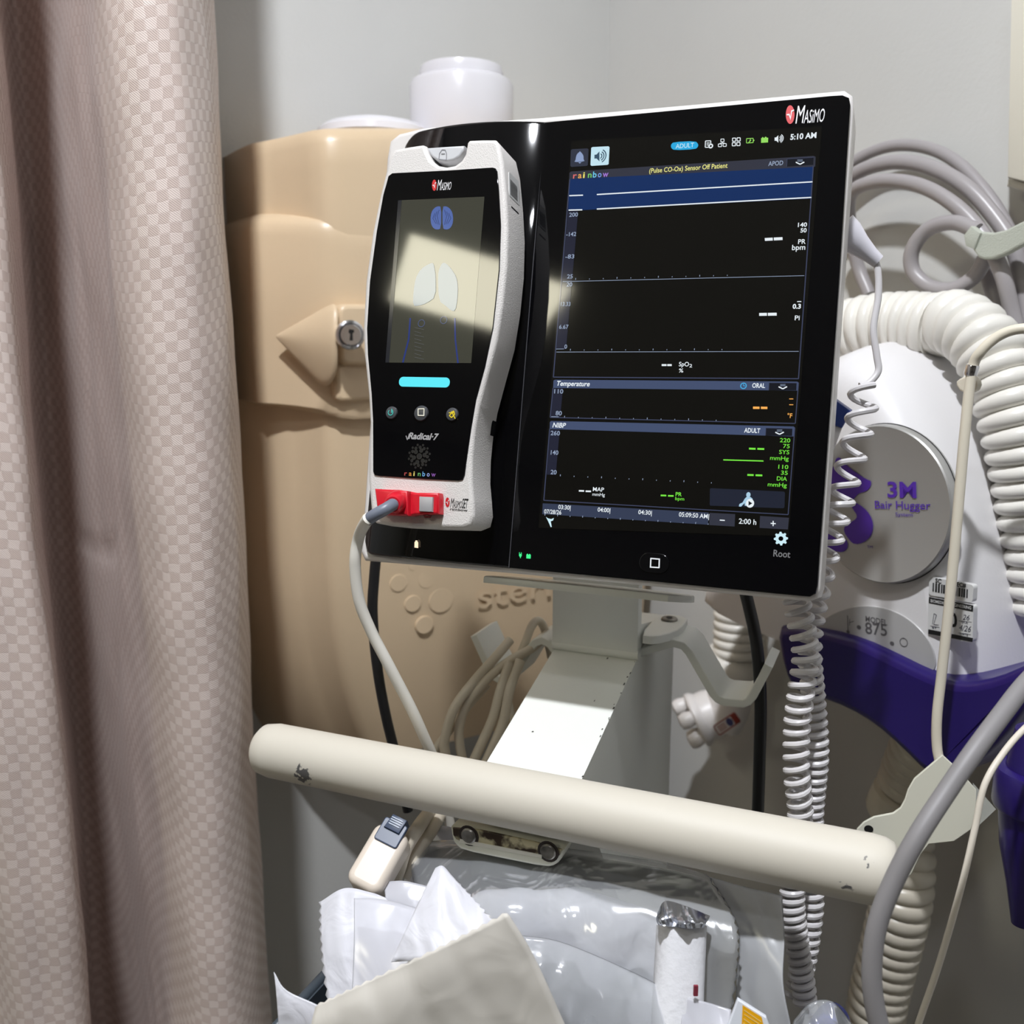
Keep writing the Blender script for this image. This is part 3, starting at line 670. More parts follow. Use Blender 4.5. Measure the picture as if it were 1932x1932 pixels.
    def ticks(x0, y0, x1, y1, n):
        bars(FM, [((x0+(x1-x0)*i/(n-1), y0+(y1-y0)*i/(n-1)), (x0+(x1-x0)*i/(n-1)+.3, y0+(y1-y0)*i/(n-1)-(3.4 if i % 3 == 0 else 2))) for i in range(n)], 1.1, H2, BL, scr, 'tick_row')
    ticks(1086, 528, 1372, 520.5, 12); ticks(1076, 661.5, 1362, 660.5, 12)
    T('140', (1505.2, 428.2), (1522.3, 427.4), 7.6, W, b=.02); T('50', (1510, 438.6), (1521.6, 438), 7.6, W, b=.02); T('PR', (1505.6, 460.2), (1519.7, 459.8), 8.6); T('bpm', (1494, 471.6), (1519, 471), 9.5)
    for a, b in (((1443, 451.8), (1458, 451)), ((1460, 450.9), (1476.4, 450.1)), ((1432.3, 593.2), (1447, 593)), ((1448.8, 593), (1465.4, 592.7))): Ln(a, b, 5.4, W)
    Ln((1504, 569), (1511.8, 568.8), 1.6, W); T('0.3', (1495.2, 582.3), (1510.8, 582), 8.4, W, b=.03); T('Pi', (1499.2, 604), (1508.5, 604), 8.6)
    for a, b in (((1248.4, 688.8), (1257.4, 688.8)), ((1258.8, 688.8), (1267.3, 688.8))): Ln(a, b, 3.6, W)
    T('SpO', (1280.6, 691), (1299.6, 691), 8); T('2', (1300.4, 693), (1305.6, 693), 6); T('%', (1280.6, 702.6), (1288.9, 702.6), 7.2)
    # panel 2
    S([(1044.3, 718), (1047, 716.3), (1504, 720), (1507, 722), (1506, 737), (1043.5, 732)], HD2, n='header')
    T('Temperature', (1049, 728), (1112.6, 728.3), 8.8, W, .2, .02)
    ux, vx = FM.pix(1402.7, 727.9, H2); ic = glow('clock', (70, 170, 225)); obj('clock_icon', ringp(FM, ux, vx, .0012, .0017, H2, 20), ic, scr, smooth=False); Ln((1402.7, 728), (1402.7, 724), 1.1, ic); Ln((1402.7, 728), (1406, 728), 1.1, ic)
    T('ORAL', (1419, 731.4), (1443.2, 731.8), 8.4, W, b=.02); drop(1451, 722, 1503, 722.6, 1477, 730.2)
    for a, b in (((1043.5, 732), (1038, 787.5)), ((1038, 787.5), (1500, 799)), ((1506.5, 722), (1500.5, 799))): Ln(a, b, 1.8, FRM)
    S([(1043, 733), (1062, 733.3), (1057, 787.6), (1038.5, 787)], DK, n='axis_strip')
    T('110', (1045.4, 742.2), (1062.3, 742.4), 8, BL); T('80', (1048, 783.4), (1059.6, 783.6), 8, BL); Ln((1040, 786), (1054, 786.2), 1, BL)
    ticks(1065, 788, 1351, 794, 12)
    for a, b in (((1420.7, 769.3), (1433, 769.4)), ((1435.6, 769.4), (1447.8, 769.6))): Ln(a, b, 4.4, OR)
    for y in (752.6, 763.6): Ln((1489, y), (1496.6, y), 1.4, OR)
    T('°F', (1485.3, 788.4), (1494.5, 788.6), 8.4, OR)
    # panel 3
    S([(1037.5, 796), (1040, 794.3), (1497, 804.6), (1500, 807), (1498.5, 823.5), (1037, 809.5)], HD2, n='header')
    T('NIBP', (1042.2, 806.4), (1066.8, 806.9), 8.8, W, .2, .02); T('ADULT', (1403.8, 816), (1433.8, 816.8), 8.4, W, b=.02); drop(1445, 807.4, 1495, 808.6, 1470.8, 816)
    for a, b in (((1037, 809), (1026, 944)), ((1026, 944), (1487, 971)), ((1499.5, 807), (1487, 971))): Ln(a, b, 1.8, FRM)
    S([(1037.5, 810.5), (1056, 811), (1048.5, 896), (1031.5, 895.4)], DK, n='axis_strip')
    for s, a, b in (('260', (1038.6, 821), (1056, 821.4)), ('140', (1038.9, 857.6), (1053, 858)), ('20', (1038.6, 894.6), (1049.8, 895))): T(s, a, b, 8, BL)
    for s, a, b in (('220', (1471.2, 834.2), (1490.7, 834.8)), ('75', (1477.3, 845.3), (1489.6, 845.7)), ('SYS', (1469.7, 856.3), (1489, 857)), ('mmHg', (1452.7, 867.6), (1487.8, 868.8)), ('110', (1468.3, 884.4), (1487, 885)), ('35', (1473.3, 895.6), (1486, 896)),
                    ('DIA', (1465.4, 906.6), (1484.6, 907.2)), ('mmHg', (1448.3, 917.6), (1484.2, 919))): T(s, a, b, 7.6, GR, b=.006)
    for a, b, w in (((1413.2, 846.4), (1425.5, 846.8), 3.4), ((1429, 846.8), (1441.8, 847.2), 3.4), ((1364.6, 867.6), (1440.4, 869.8), 2.2), ((1410, 896), (1421.9, 896.4), 3.4), ((1425.5, 896.6), (1438.2, 897), 3.4), ((1246.5, 934.7), (1257, 935), 3), ((1260.3, 935.4), (1270.8, 935.7), 3)): Ln(a, b, w, GR)
    for a, b in (((1092.2, 926), (1102, 926.3)), ((1104.9, 926.8), (1115, 927.1))): Ln(a, b, 3, W)
    T('MAP', (1118.3, 926.6), (1139.3, 927.4), 7.4, W, b=.01); T('mmHg', (1117.5, 935.4), (1141, 936.4), 6, W, b=.004); T('PR', (1274.4, 935.8), (1286, 936.2), 7.2, GR); T('bpm', (1273.7, 943.6), (1290.7, 944.2), 6.2, GR, b=.004)
    ticks(1057, 898.5, 1342, 912, 12)
    S([(1341, 921), (1479, 927.5), (1481, 930), (1480, 957), (1478, 959), (1340, 954), (1339, 952), (1339.5, 923)], glow('nibp_key', (34, 38, 52)), n='cuff_key')
    ux, vx = FM.pix(1412, 933.5, H2); fg = glow('figure', (170, 205, 228)); obj('figure_icon', flat(FM, circ(ux, vx, .0011, .0014, 16), H2), fg, scr, smooth=False)
    S([(1408.5, 937.5), (1416, 937.8), (1420, 941), (1419, 949), (1411, 954.5), (1405, 954), (1405, 949), (1398, 956), (1394, 955.5), (1395, 951), (1401, 948), (1405, 941)], fg, H2, 'figure_icon')
    ux, vx = FM.pix(1415, 949.5, H3); obj('play_icon', flat(FM, circ(ux, vx, .0021, .0023, 24), H3), W, scr, smooth=False); shape(FM, [(1412.4, 945), (1419.4, 949.7), (1412.2, 954)], H3+.0002, BT, scr, 'play_icon')
    # time line
    S([(1024, 949.6), (1337, 967), (1336, 990), (1023, 970)], HD, n='time_bar'); S([(1339, 967.5), (1387, 970), (1386, 993.4), (1338, 990.6)], HD3, n='minus_key'); S([(1434, 973.4), (1488.5, 977), (1486.5, 999), (1433, 996)], HD3, n='plus_key')
    for s, a, b, c in (('03:30|', (1053, 960.4), (1076.2, 961.6), 7.8), ('07/28/26', (1026.2, 969), (1058.8, 970.4), 7.8), ('04:00|', (1127.3, 965.4), (1151.2, 966.6), 7.8), ('04:30|', (1204, 970), (1229.5, 971.4), 7.8), ('05:09:50 AM|', (1280.6, 974.8), (1337.5, 978), 8.2), ('2:00 h', (1393.6, 988), (1426.6, 989.8), 9.6)): T(s, a, b, c)
    Ln((1358, 981.3), (1367.5, 981.9), 2, W); Ln((1454, 987.4), (1463.6, 988), 2, W); Ln((1458.8, 982.8), (1458.6, 992.6), 2, W); ticks(1028, 972.5, 1336, 989.8, 14)
    ic = glow('cyan_white', (205, 236, 245)); S([(1030, 975.2), (1034, 978), (1040, 979.4), (1045, 977.2), (1043.4, 982), (1039, 983.6), (1041, 994.2), (1039, 994.6), (1034, 983)], ic, H2, 'flag_icon')
    ux, vx = FM.pix(1473.3, 1016.2, H2); k = 48
    P = [((.0035 if (i % 6) in (0, 1, 2) else .0027)*math.cos(2*math.pi*i/k), (.0035 if (i % 6) in (0, 1, 2) else .0027)*math.sin(2*math.pi*i/k)) for i in range(k)]
    V = [FM.P(ux+a, vx+b, H2) for a, b in P]+[FM.P(ux+.0012*math.cos(2*math.pi*i/k), vx+.0012*math.sin(2*math.pi*i/k), H2) for i in range(k)]
    obj('gear_icon', (V, [(k+i, i, (i+1) % k, k+(i+1) % k) for i in range(k)]), ic, scr, smooth=False)
make_monitor()

# ------------------------------------------------------------------ handheld oximeter in the dock
HB, HF = .0105, .036
m_grip = mat('textured_white', (214, 210, 206), .5, bump=.35, bscale=1500)
def make_handheld():
    r = root('handheld_oximeter', 'white and black handheld oximeter docked in the left of the monitor', 'oximeter', FM.P(*FM.pix(795, 990, HB), HB))
    out = [(744, 281), (770, 276), (797, 272), (802, 274), (806, 286), (813, 301), (826, 311), (842, 314), (858, 311), (870, 302), (877, 290), (881, 268), (885, 263.5), (910, 262.5), (934, 262.5), (941, 270), (949, 305), (955, 370), (958, 430),
           (956, 500), (949, 570), (938, 640), (920, 706), (904, 766), (896, 810), (891, 860), (890, 905), (893, 940), (895, 970), (890, 990), (872, 997.5), (800, 996), (736, 992.5), (708, 987), (700, 978), (697, 940), (694, 906), (695, 850), (697, 800),
           (694, 744), (686, 670), (684, 620), (689, 530), (702, 437), (716, 369), (728, 320), (736, 294)]
    body = obj('body', slab(FM, FM.poly(out, HF), HB, HF, .0022, 3), m_grip, r, ang=40)
    face = [(741, 327.5), (760, 326.5), (850, 322), (930, 316.8), (936, 318.5), (939, 324), (942, 360), (945.7, 427), (943, 510), (931, 620), (916, 692), (899, 754), (890, 806), (881, 868), (877.5, 896), (874, 905), (866, 907), (800, 904), (716, 898), (708, 896.5), (705, 890),
            (704.7, 794), (702, 744), (695, 670), (693.5, 620), (699, 530), (711.8, 437), (724, 369), (734, 333)]
    fp = obj('front_glass', slab(FM, FM.poly(face, HF), HF-.001, HF+.0008, .0003, 2), m_black, r)
    h = HF+.0009; h2 = h+.0002; h3 = h+.0004
    masimo(FM, (819.4, 349.4), 4.3, 10.5, (824.2, 359), (850.5, 358), 19.5, h, r, mat('print_white'))
    scr = shape(FM, [(751, 378), (914, 371), (889, 685), (727, 684)], h, mat('small_screen', (40, 40, 34), .045, emit=(58, 58, 50), estr=.75), r, 'screen')
    shape(FM, [(751, 378), (758, 377.7), (734, 684), (727, 684)], h2, mat('screen_margin', (16, 16, 18), .1, emit=(30, 32, 38), estr=1), scr, 'screen_margin')
    gb = glow('brain_blue', (84, 106, 168)); gl = glow('brain_line', (52, 64, 104)); lu = glow('lung', (70, 104, 138), .8)
    for s in (-1, 1):
        pts = [(833.6+s*1, 390), (833.6+s*8, 389), (833.6+s*15, 393), (833.6+s*20, 401), (833.6+s*21.5, 413), (833.6+s*20, 424), (833.6+s*15, 431.5), (833.6+s*8, 433.5), (833.6+s*1.5, 431)]
        shape(FM, pts, h2, gb, scr, 'brain_icon', 1)
        for q in range(3):
            line(FM, (833.6+s*(5+q*4), 396+q*3), (833.6+s*(9+q*4), 408+q*2), .9, h3, gl, scr, 'brain_fold'); line(FM, (833.6+s*(9+q*4), 408+q*2), (833.6+s*(5+q*3), 424-q), .9, h3, gl, scr, 'brain_fold')
    shape(FM, [(811, 497), (818, 496), (820, 508), (822, 520), (822, 560), (805, 572), (790, 577), (779, 577), (780, 550), (784, 525), (794, 507)], h2, lu, scr, 'lung_icon', 1)
    shape(FM, [(826, 520), (829, 506), (835, 495), (842, 497), (852, 508), (861, 522), (864, 540), (863, 565), (859, 587), (851, 586), (840, 576), (828, 568)], h2, lu, scr, 'lung_icon', 1)
    bo = glow('outline_blue', (44, 58, 120))
    for a, b in (((774, 600), (771, 640)), ((771, 640), (760, 684)), ((858, 600), (859, 640)), ((859, 640), (864, 685))): line(FM, a, b, 3, h2, bo, scr, 'body_outline')
    gu = glow('gut', (84, 86, 84))
    for i in range(9):
        y = 618+i*7; line(FM, (782, y), (800-(i % 2)*5, y+4), 1.2, h2, gu, scr, 'gut_line')
    for cx, cy in ((795, 610), (837, 604)):
        u, v = FM.pix(cx, cy, h2); obj('kidney_icon', ringp(FM, u, v, .0018, .0022, h2, 20), glow('kidney', (70, 84, 120)), scr, smooth=False)
    # light bar
    u0, v0 = FM.pix(753, 720, h); u1, _ = FM.pix(848.6, 720, h)
    obj('light_bar', slab(FM, rrect((u0+u1)/2, v0, u1-u0, .0055, .0025, 6), h-.0006, h+.0003, .0002, 1), glow('cyan', (96, 236, 250), 1.0), r)
    # keys
    km = mat('rubber_key', (66, 68, 72), .35)
    for x, y, q, w in ((739.5, 779, 12.6, 'power_key'), (795.4, 780, 15.2, 'home_key'), (853.8, 782, 12.8, 'alarm_key')):
        u, v = FM.pix(x, y, h); rr = q/FPX*.515
        kk = obj(w, lathe(FM.P(u, v, h-.0008), FM.n, [(0, rr), (.0012, rr), (.0018, rr*.93), (.0020, rr*.8), (.0021, rr*.1)], 32), km, r)
        hk = h+.0016
        if w == 'power_key':
            c = glow('teal', (90, 210, 200), .8); n = 18
            V = [FM.P(u+q2*math.cos(a), v+q2*math.sin(a), hk) for q2 in (.0013, .00175) for a in [math.pi*.72+2*math.pi*.80*k/n for k in range(n+1)]]
            obj('power_mark', (V, [(k, n+1+k, n+2+k, k+1) for k in range(n)]), c, kk, smooth=False); line(FM, (x-.4, y-7.5), (x-.6, y), 1.7, hk, c, kk, 'power_mark')
        elif w == 'home_key':
            for a, b in (((-6, -6.6), (6, -7)), ((5.6, -7), (5.2, 6.4)), ((5.6, 6), (-6, 5.6)), ((-5.6, 6), (-5.6, -6.6))): line(FM, (x+a[0]-1, y+a[1]-2), (x+b[0]-1, y+b[1]-2), 1.9, hk, glow('cream', (240, 238, 222), .9), kk, 'square_mark')
        else:
            c = glow('alarm_yellow', (240, 216, 60), .9)
            for a, b in (((-6, 2), (2, -7)), ((2, -7), (4, 0)), ((4, 0), (-2, 6)), ((-2, 6), (-6, 2)), ((-2, -6), (5, 8)), ((-7, -3), (4, -4))): line(FM, (x+a[0], y+a[1]), (x+b[0], y+b[1]), 1.8, hk, c, kk, 'bell_mark')
    text(FM, 'Radical·7', (770, 829.3), (826, 828.6), 11.5, h, mat('print_silver', (168, 168, 172), .35, .3), r, shear=.25, bold=.035)
    line(FM, (766, 822), (768.5, 830), 1.6, h, mat('print_silver'), r, 'root_mark'); line(FM, (768.5, 830), (772.5, 818), 1.2, h, mat('print_silver'), r, 'root_mark')
    # speaker holes
    cu, cv = FM.pix(791.2, 861, h); kx = 1/FPX*.52
    rim = mat('hole_rim', (44, 42, 38), .3); dark = mat('hole_and_shadow_black')
    for rad, cnt, q, ph in ((0, 1, 5.6, 0), (11.5, 6, 4.0, .26), (17.5, 12, 3.0, 0), (22.5, 12, 2.2, .26)):
        for k in range(cnt):
            a = ph+2*math.pi*k/cnt; x, y = cu+rad*kx*math.cos(a), cv+rad*kx*math.sin(a)
            so = obj('speaker_hole', flat(FM, circ(x, y, q*kx, None, 14), h), dark, r, smooth=False); obj('hole_rim', ringp(FM, x, y, q*kx*.86, q*kx*1.05, h+.0001, 14), rim, so, smooth=False)
    letters(FM, 'rainbow', (762.6, 897.2), (819, 899.4), 8.6, h, [mat('ink%d' % i, c, .4) for i, c in enumerate(((170, 70, 70), (205, 140, 60), (215, 205, 110), (100, 175, 100), (100, 165, 215), (150, 170, 225), (130, 80, 160)))], r)
    # release latch
    lt = obj('release_latch', slab(FM, FM.poly([(807, 280), (842, 277.5), (877, 275.5), (876, 284), (869, 296), (857, 303.5), (842, 306.5), (826, 304), (815, 296), (809, 287)], HF-.004), HB, HF-.003, .0012, 3), mat('latch_grey', (196, 197, 200), .32), r)
    ik = mat('latch_ink', (110, 110, 114), .5)
    for a, b in (((828, 300), (829, 290)), ((829, 290), (834, 282.5)), ((834, 282.5), (840, 283)), ((840, 283), (842.5, 290)), ((842.5, 290), (842, 301.5)), ((828, 301), (842, 301.8))): line(FM, a, b, 1.1, HF-.0028, ik, lt, 'lock_mark')
    line(FM, (832.5, 290.6), (839.5, 290.2), 1.8, HF-.0028, ik, lt, 'lock_mark')
    # side stickers
    p = FM.W(953.5, 440, HF); fs = Fr(p+FM.e1*.0006, -FM.n, (FM.W(950.5, 312, HF)-p).normalized(), FM.e1); L = (FM.W(950.5, 312, HF)-p).length
    fs.n = fs.e1.cross(fs.e2)
    s1 = obj('barcode_sticker', slab(fs, rrect(.0125, L*.78, .0150, L*.36, .001, 2), 0, .0004), mat('sticker_white', (214, 214, 212), .4), r, smooth=False)
    bk = mat('print_black', (20, 20, 22), .5)
    for k in range(11): obj('barcode_bar', flat(fs, [(.0065, L*(.64+.021*k)), (.017, L*(.64+.021*k)), (.017, L*(.64+.021*k+.004+.009*random.random())), (.0065, L*(.65+.021*k))], .0005), bk, s1, smooth=False)
    s2 = obj('paper_sticker', slab(fs, rrect(.0125, L*.22, .0150, L*.62, .001, 2), 0, .0004), mat('sticker_white'), r, smooth=False)
    obj('sticker_stripe', flat(fs, [(.007, L*.44), (.018, L*.44), (.018, L*.47), (.007, L*.47)], .0005), bk, s2, smooth=False)
    V, F = _txt('9', 0); k = .016
    obj('handwriting', ([fs.P(.009+x*k*.9, L*.02+y*k, .0006) for x, y, z in V], F), bk, s2, smooth=False)
    # print beside the socket
    ink = mat('print_black'); masimo(FM, (844.3, 947.6), 4, 9, (849.3, 957.6), (870, 958.6), 18, h-.0007, r, ink)
    text(FM, 'SET', (870.6, 958.6), (881.5, 959.2), 18, h-.0007, ink, r, shear=.05); text(FM, 'rainbow', (848.8, 963), (881.9, 964.5), 4.6, h-.0007, ink, r)
    for a, b in (((713, 934), (713, 962)), ((713, 934), (721, 934))): line(FM, a, b, 1, h-.0007, ink, r, 'socket_mark')
make_handheld()

# ------------------------------------------------------------------ patient cable in the handheld's socket
def make_patient_cable():
    m_red = mat('red_plug', (206, 26, 44), .3, sub=0)
    h = HF+.0008
    r = root('patient_cable', 'white patient cable with red plug in the handheld oximeter', 'cable', FM.P(*FM.pix(780, 972, h), h))
    sh = obj('plug_shell', slab(FM, FM.poly([(722, 924), (760, 925.6), (784, 929), (792, 931), (835, 931.5), (836.5, 940), (836, 971), (792, 972.5), (784, 974.6), (735, 973), (723, 970)], h), h-.0006, h+.0055, .0012, 3), m_red, r)
    obj('plug_collar', slab(FM, FM.poly([(722, 924.5), (784, 929), (784, 974.5), (728, 973)], h), h+.0050, h+.0095, .0015, 3), m_red, sh)
    obj('plug_latch', slab(FM, FM.poly([(792.5, 937), (818, 938), (817, 966), (792, 965)], h+.006), h+.004, h+.0072, .0006, 2), mat('latch_steel', (176, 176, 178), .4, .2), sh)
    obj('plug_pin', slab(FM, FM.poly([(799, 971), (812, 971.5), (809, 977), (802, 977)], h+.003), h+.001, h+.004, .0005, 2), mat('dark_red', (110, 14, 24), .4), sh)
    c = FM.W(748, 949, h+.0095)
    pts = [FM.W(752, 945, h+.006), FM.W(744, 950, h+.014), FM.W(728, 960, h+.020), FM.W(708, 971, h+.022), FM.W(693, 981, h+.021)]
    obj('plug_boot', lathe(FM.W(750, 946, h+.007), (pts[1]-pts[0]), [(0, .0062), (.005, .0060), (.008, .0052), (.0095, .0042)], 24), m_red, r)
    cc = catmull(pts, 8)
    obj('strain_relief', tube(cc[4:], .0034, 16), mat('relief_grey', (112, 118, 132), .4), r)
    p0 = pts[-1]; d0 = .515
    cp = [pts[-2].lerp(pts[-1], .8), pts[-1]]+[at(*q) for q in ((678, 1010, .535), (670, 1060, .54), (677, 1130, .545), (700, 1190, .55), (735, 1258, .555), (775, 1335, .565), (800, 1390, .575), (818, 1432, .585), (835, 1490, .60), (850, 1560, .61))]
    obj('cord', tube(catmull(cp, 10), .0033, 16), mat('cord_white', (226, 222, 212), .45), r)
make_patient_cable()
# ------------------------------------------------------------------ right wall: warming unit, hoses, cables
m_unit = mat('unit_white', (226, 224, 224), .42, bump=.1, bscale=400)
m_purp = mat('purple_plastic', (36, 21, 96), .28)
m_pink = mat('print_purple', (84, 44, 164), .45)
m_hose = mat('hose_white', (232, 229, 221), .3)
def make_unit():
    r = root('warming_unit', 'white egg-shaped warming unit with silver disc and purple base', 'warmer', FRW.P(FRW.pix(1700, 1500, .05)[0], FRW.pix(1700, 1500, .05)[1], 0))
    uc, _ = FRW.pix(1655, 950, .10)
    right = [(1655, 640), (1700, 650), (1745, 678), (1785, 722), (1822, 785), (1852, 855), (1878, 940), (1898, 1030), (1912, 1120), (1922, 1210), (1926, 1300)]
    rp = [FRW.pix(x, y, .10) for x, y in right]; rp[0] = (uc, rp[0][1])
    vb = rp[-1][1]
    kl = (uc-FRW.pix(1466, 1175, .06)[0])/(rp[8][0]-uc)
    left = [(uc-(u-uc)*kl, v) for u, v in rp[1:]][::-1]
    ol = smooth2(rp[::-1]+left[::-1], 1, closed=False) if False else rp[::-1]+left[::-1]
    ol = smooth2(ol, 2)
    rings = []
    for h, k in ((.001, .965), (.05, 1), (.09, 1), (.118, .985), (.136, .965), (.148, .935), (.155, .895), (.158, .85), (.159, .80)):
        rings.append([FRW.P(uc+(u-uc)*k, vb+(v-vb)*(k if k < 1 else 1), h) for u, v in ol])
    o = obj('body', loft(rings), m_unit, r, ang=60); fixn(o)
    HP = .1592
    # purple base
    pu = [(1463, 1181), (1500, 1183), (1560, 1191), (1620, 1208), (1680, 1236), (1740, 1266), (1790, 1285), (1830, 1288), (1880, 1277), (1932, 1254), (1985, 1225), (1978, 1270), (1936, 1335), (1892, 1395), (1850, 1436), (1805, 1464), (1772, 1470), (1745, 1458), (1700, 1412), (1650, 1368), (1600, 1338), (1545, 1317), (1500, 1308), (1478, 1265)]
    b = obj('base', slab(FRW, smooth2(FRW.poly(pu, .168), 1), .001, .170, .006, 3), m_purp, r, ang=40)
    # control window
    cw = smooth2(FRW.poly([(1530, 1192), (1560, 1164), (1590, 1150), (1625, 1142), (1665, 1145), (1705, 1160), (1740, 1188), (1762, 1222), (1768, 1262), (1750, 1272), (1690, 1242), (1630, 1215), (1580, 1202)], HP), 2)
    c = obj('control_window', slab(FRW, cw, HP-.001, HP+.0008, .0003, 1), mat('window_grey', (178, 177, 176), .3), r)
    h = HP+.001; ink = mat('ink_grey', (92, 90, 92), .5)
    text(FRW, 'MODEL', (1633, 1172), (1674, 1180), 10, h, ink, c, rise=1); text(FRW, '875', (1633, 1195), (1674, 1200), 21, h, ink, c, rise=1)
    for x, y, q in ((1620.5, 1183.6, 4.4), (1683, 1214, 4)):
        u, v = FRW.pix(x, y, h); k = q/FPX*.64; obj('dot', flat(FRW, circ(u, v, k*1.2, k, 16), h), ink, c, smooth=False)
    u, v = FRW.pix(1705, 1212, h); obj('ring_mark', ringp(FRW, u, v, .0026, .0032, h, 24), ink, c, smooth=False)
    line(FRW, (1599, 1161), (1600, 1192), 1.6, h, ink, c, 'scale_mark'); line(FRW, (1602, 1175), (1611, 1172), 1.4, h, ink, c, 'scale_mark'); line(FRW, (1603, 1168), (1603, 1180), 1.2, h, ink, c, 'scale_mark')
    u, v = FRW.pix(1600, 1192, h); obj('dot', flat(FRW, circ(u, v, .0015, .0012, 14), h), ink, c, smooth=False)
    # silver disc
    uc2, vc2 = FRW.pix(1658, 952, .166); R = FRW.pix(1658, 800, .166)[1]-vc2
    ds = obj('silver_disc', lathe(FRW.P(uc2, vc2, HP-.002), RN, [(0, R), (.006, R), (.0085, R*.992), (.0095, R*.975), (.0092, R*.96), (.0092, .002)], 72), mat('brushed_silver', (176, 175, 172), .42, .45), r, ang=30)
    rg = obj('rim_shadow', ringp(FRW, uc2, vc2, R*.995, R*1.012, HP+.0005, 72), mat('hole_and_shadow_black'), ds, smooth=False)  # black ring painted on the body as shade around the disc
    h = HP+.0078
    px = lambda pts: [(1420+x/3.449, 740+y/3.449) for x, y in pts]
    shape(FRW, px([(470, 540), (505, 510), (535, 470), (540, 432), (565, 422), (588, 450), (640, 500), (690, 533), (740, 568), (772, 576), (768, 615), (740, 645), (690, 658), (662, 690), (648, 708), (695, 730), (745, 772), (778, 825), (786, 885), (768, 940), (725, 978), (665, 992), (630, 965), (590, 905), (602, 862), (665, 832), (682, 805), (655, 765), (622, 712), (585, 668), (530, 650), (480, 668), (440, 720), (440, 600)]), h, m_pink, ds, 'emblem', 1)
    shape(FRW, px([(440, 880), (480, 872), (520, 890), (570, 925), (612, 962), (622, 1000), (602, 1036), (560, 1042), (500, 1020), (440, 990)]), h, m_pink, ds, 'emblem', 1)
    shape(FRW, px([(440, 745), (490, 765), (532, 778), (500, 785), (440, 775)]), h, m_pink, ds, 'emblem', 1)
    T = lambda s, a, b, cap, bd: text(FRW, s, a, b, cap, h, m_pink, ds, bold=bd, rise=1)
    T('3M', px([(878, 682)])[0], px([(1066, 686)])[0], 28, .025); T('Bair Hugger', px([(796, 757)])[0], px([(1158, 764)])[0], 14.6, .006); T('System', px([(930, 806)])[0], px([(1042, 809)])[0], 7, .0)
    T('TM', px([(745, 1014)])[0], px([(780, 1016)])[0], 5, 0)
    # stickers
    h = HP+.0004; st = mat('sticker_white'); bk = mat('print_black')
    s1 = obj('barcode_sticker', slab(FRW, rquad(FRW.poly(px([(1150, 1200), (1440, 1255), (1432, 1370), (1148, 1318)]), h), .2), HP-.004, h+.0003), st, r, smooth=False)
    h2 = h+.0005
    text(FRW, 'SC', *px([(1188, 1238), (1228, 1246)]), 8, h2, bk, s1, rise=1, bold=.03); text(FRW, 'C BEC#', *px([(1278, 1256), (1388, 1272)]), 8, h2, bk, s1, rise=1, bold=.03)
    x = 1172
    while x < 1405:
        w = random.choice((4, 6, 9, 12)); y = 1240+(x-1172)*.19
        shape(FRW, px([(x, y), (x+w, y+1), (x+w-2, y+58), (x-2, y+57)]), h2, bk, s1, 'barcode_bar'); x += w+random.choice((4, 6, 8))
    text(FRW, '4094', *px([(1250, 1340), (1312, 1350)]), 6, h2, bk, s1, rise=1)
    s2 = obj('service_tag', slab(FRW, rquad(FRW.poly(px([(1145, 1330), (1438, 1385), (1432, 1630), (1142, 1575)]), h), .1), HP-.004, h+.0003), st, r, smooth=False)
    shape(FRW, px([(1147, 1332), (1436, 1387), (1434, 1428), (1146, 1372)]), h2, bk, s2, 'tag_band'); shape(FRW, px([(1143, 1542), (1434, 1600), (1430, 1626), (1142, 1572)]), h2, bk, s2, 'tag_band')
    text(FRW, 'BIOMEDICAL ENGINEERING', *px([(1158, 1366), (1422, 1414)]), 5.5, h2+.0002, st, s2, rise=1)
    text(FRW, '10', *px([(1245, 1516), (1332, 1528)]), 25, h2, bk, s2, rise=1, bold=.03)
    ink = mat('ink_blue_grey', (70, 70, 84), .5)
    text(FRW, '26', *px([(1366, 1480), (1412, 1486)]), 10, h2, ink, s2, rise=1, shear=.3, bold=0); text(FRW, '4/26', *px([(1340, 1548), (1420, 1562)]), 11, h2, ink, s2, rise=1, shear=.3, bold=0)
    text(FRW, 'DUE', *px([(1362, 1502), (1400, 1508)]), 4.5, h2, ink, s2, rise=1); text(FRW, 'DATE', *px([(1350, 1580), (1402, 1588)]), 4.5, h2, ink, s2, rise=1); text(FRW, 'BY', *px([(1168, 1538), (1198, 1544)]), 4.5, h2, ink, s2, rise=1)
    for a, b in (((1340, 1488), (1424, 1496)), ((1338, 1566), (1420, 1578)), ((1155, 1520), (1215, 1530))): line(FRW, *px([a, b]), .8, h2, ink, s2, 'rule')
    for a, b in (((1170, 1510), (1180, 1440)), ((1180, 1440), (1196, 1450)), ((1196, 1450), (1178, 1512)), ((1178, 1512), (1210, 1515))): line(FRW, *px([a, b]), 1.0, h2, ink, s2, 'handwriting')
make_unit()

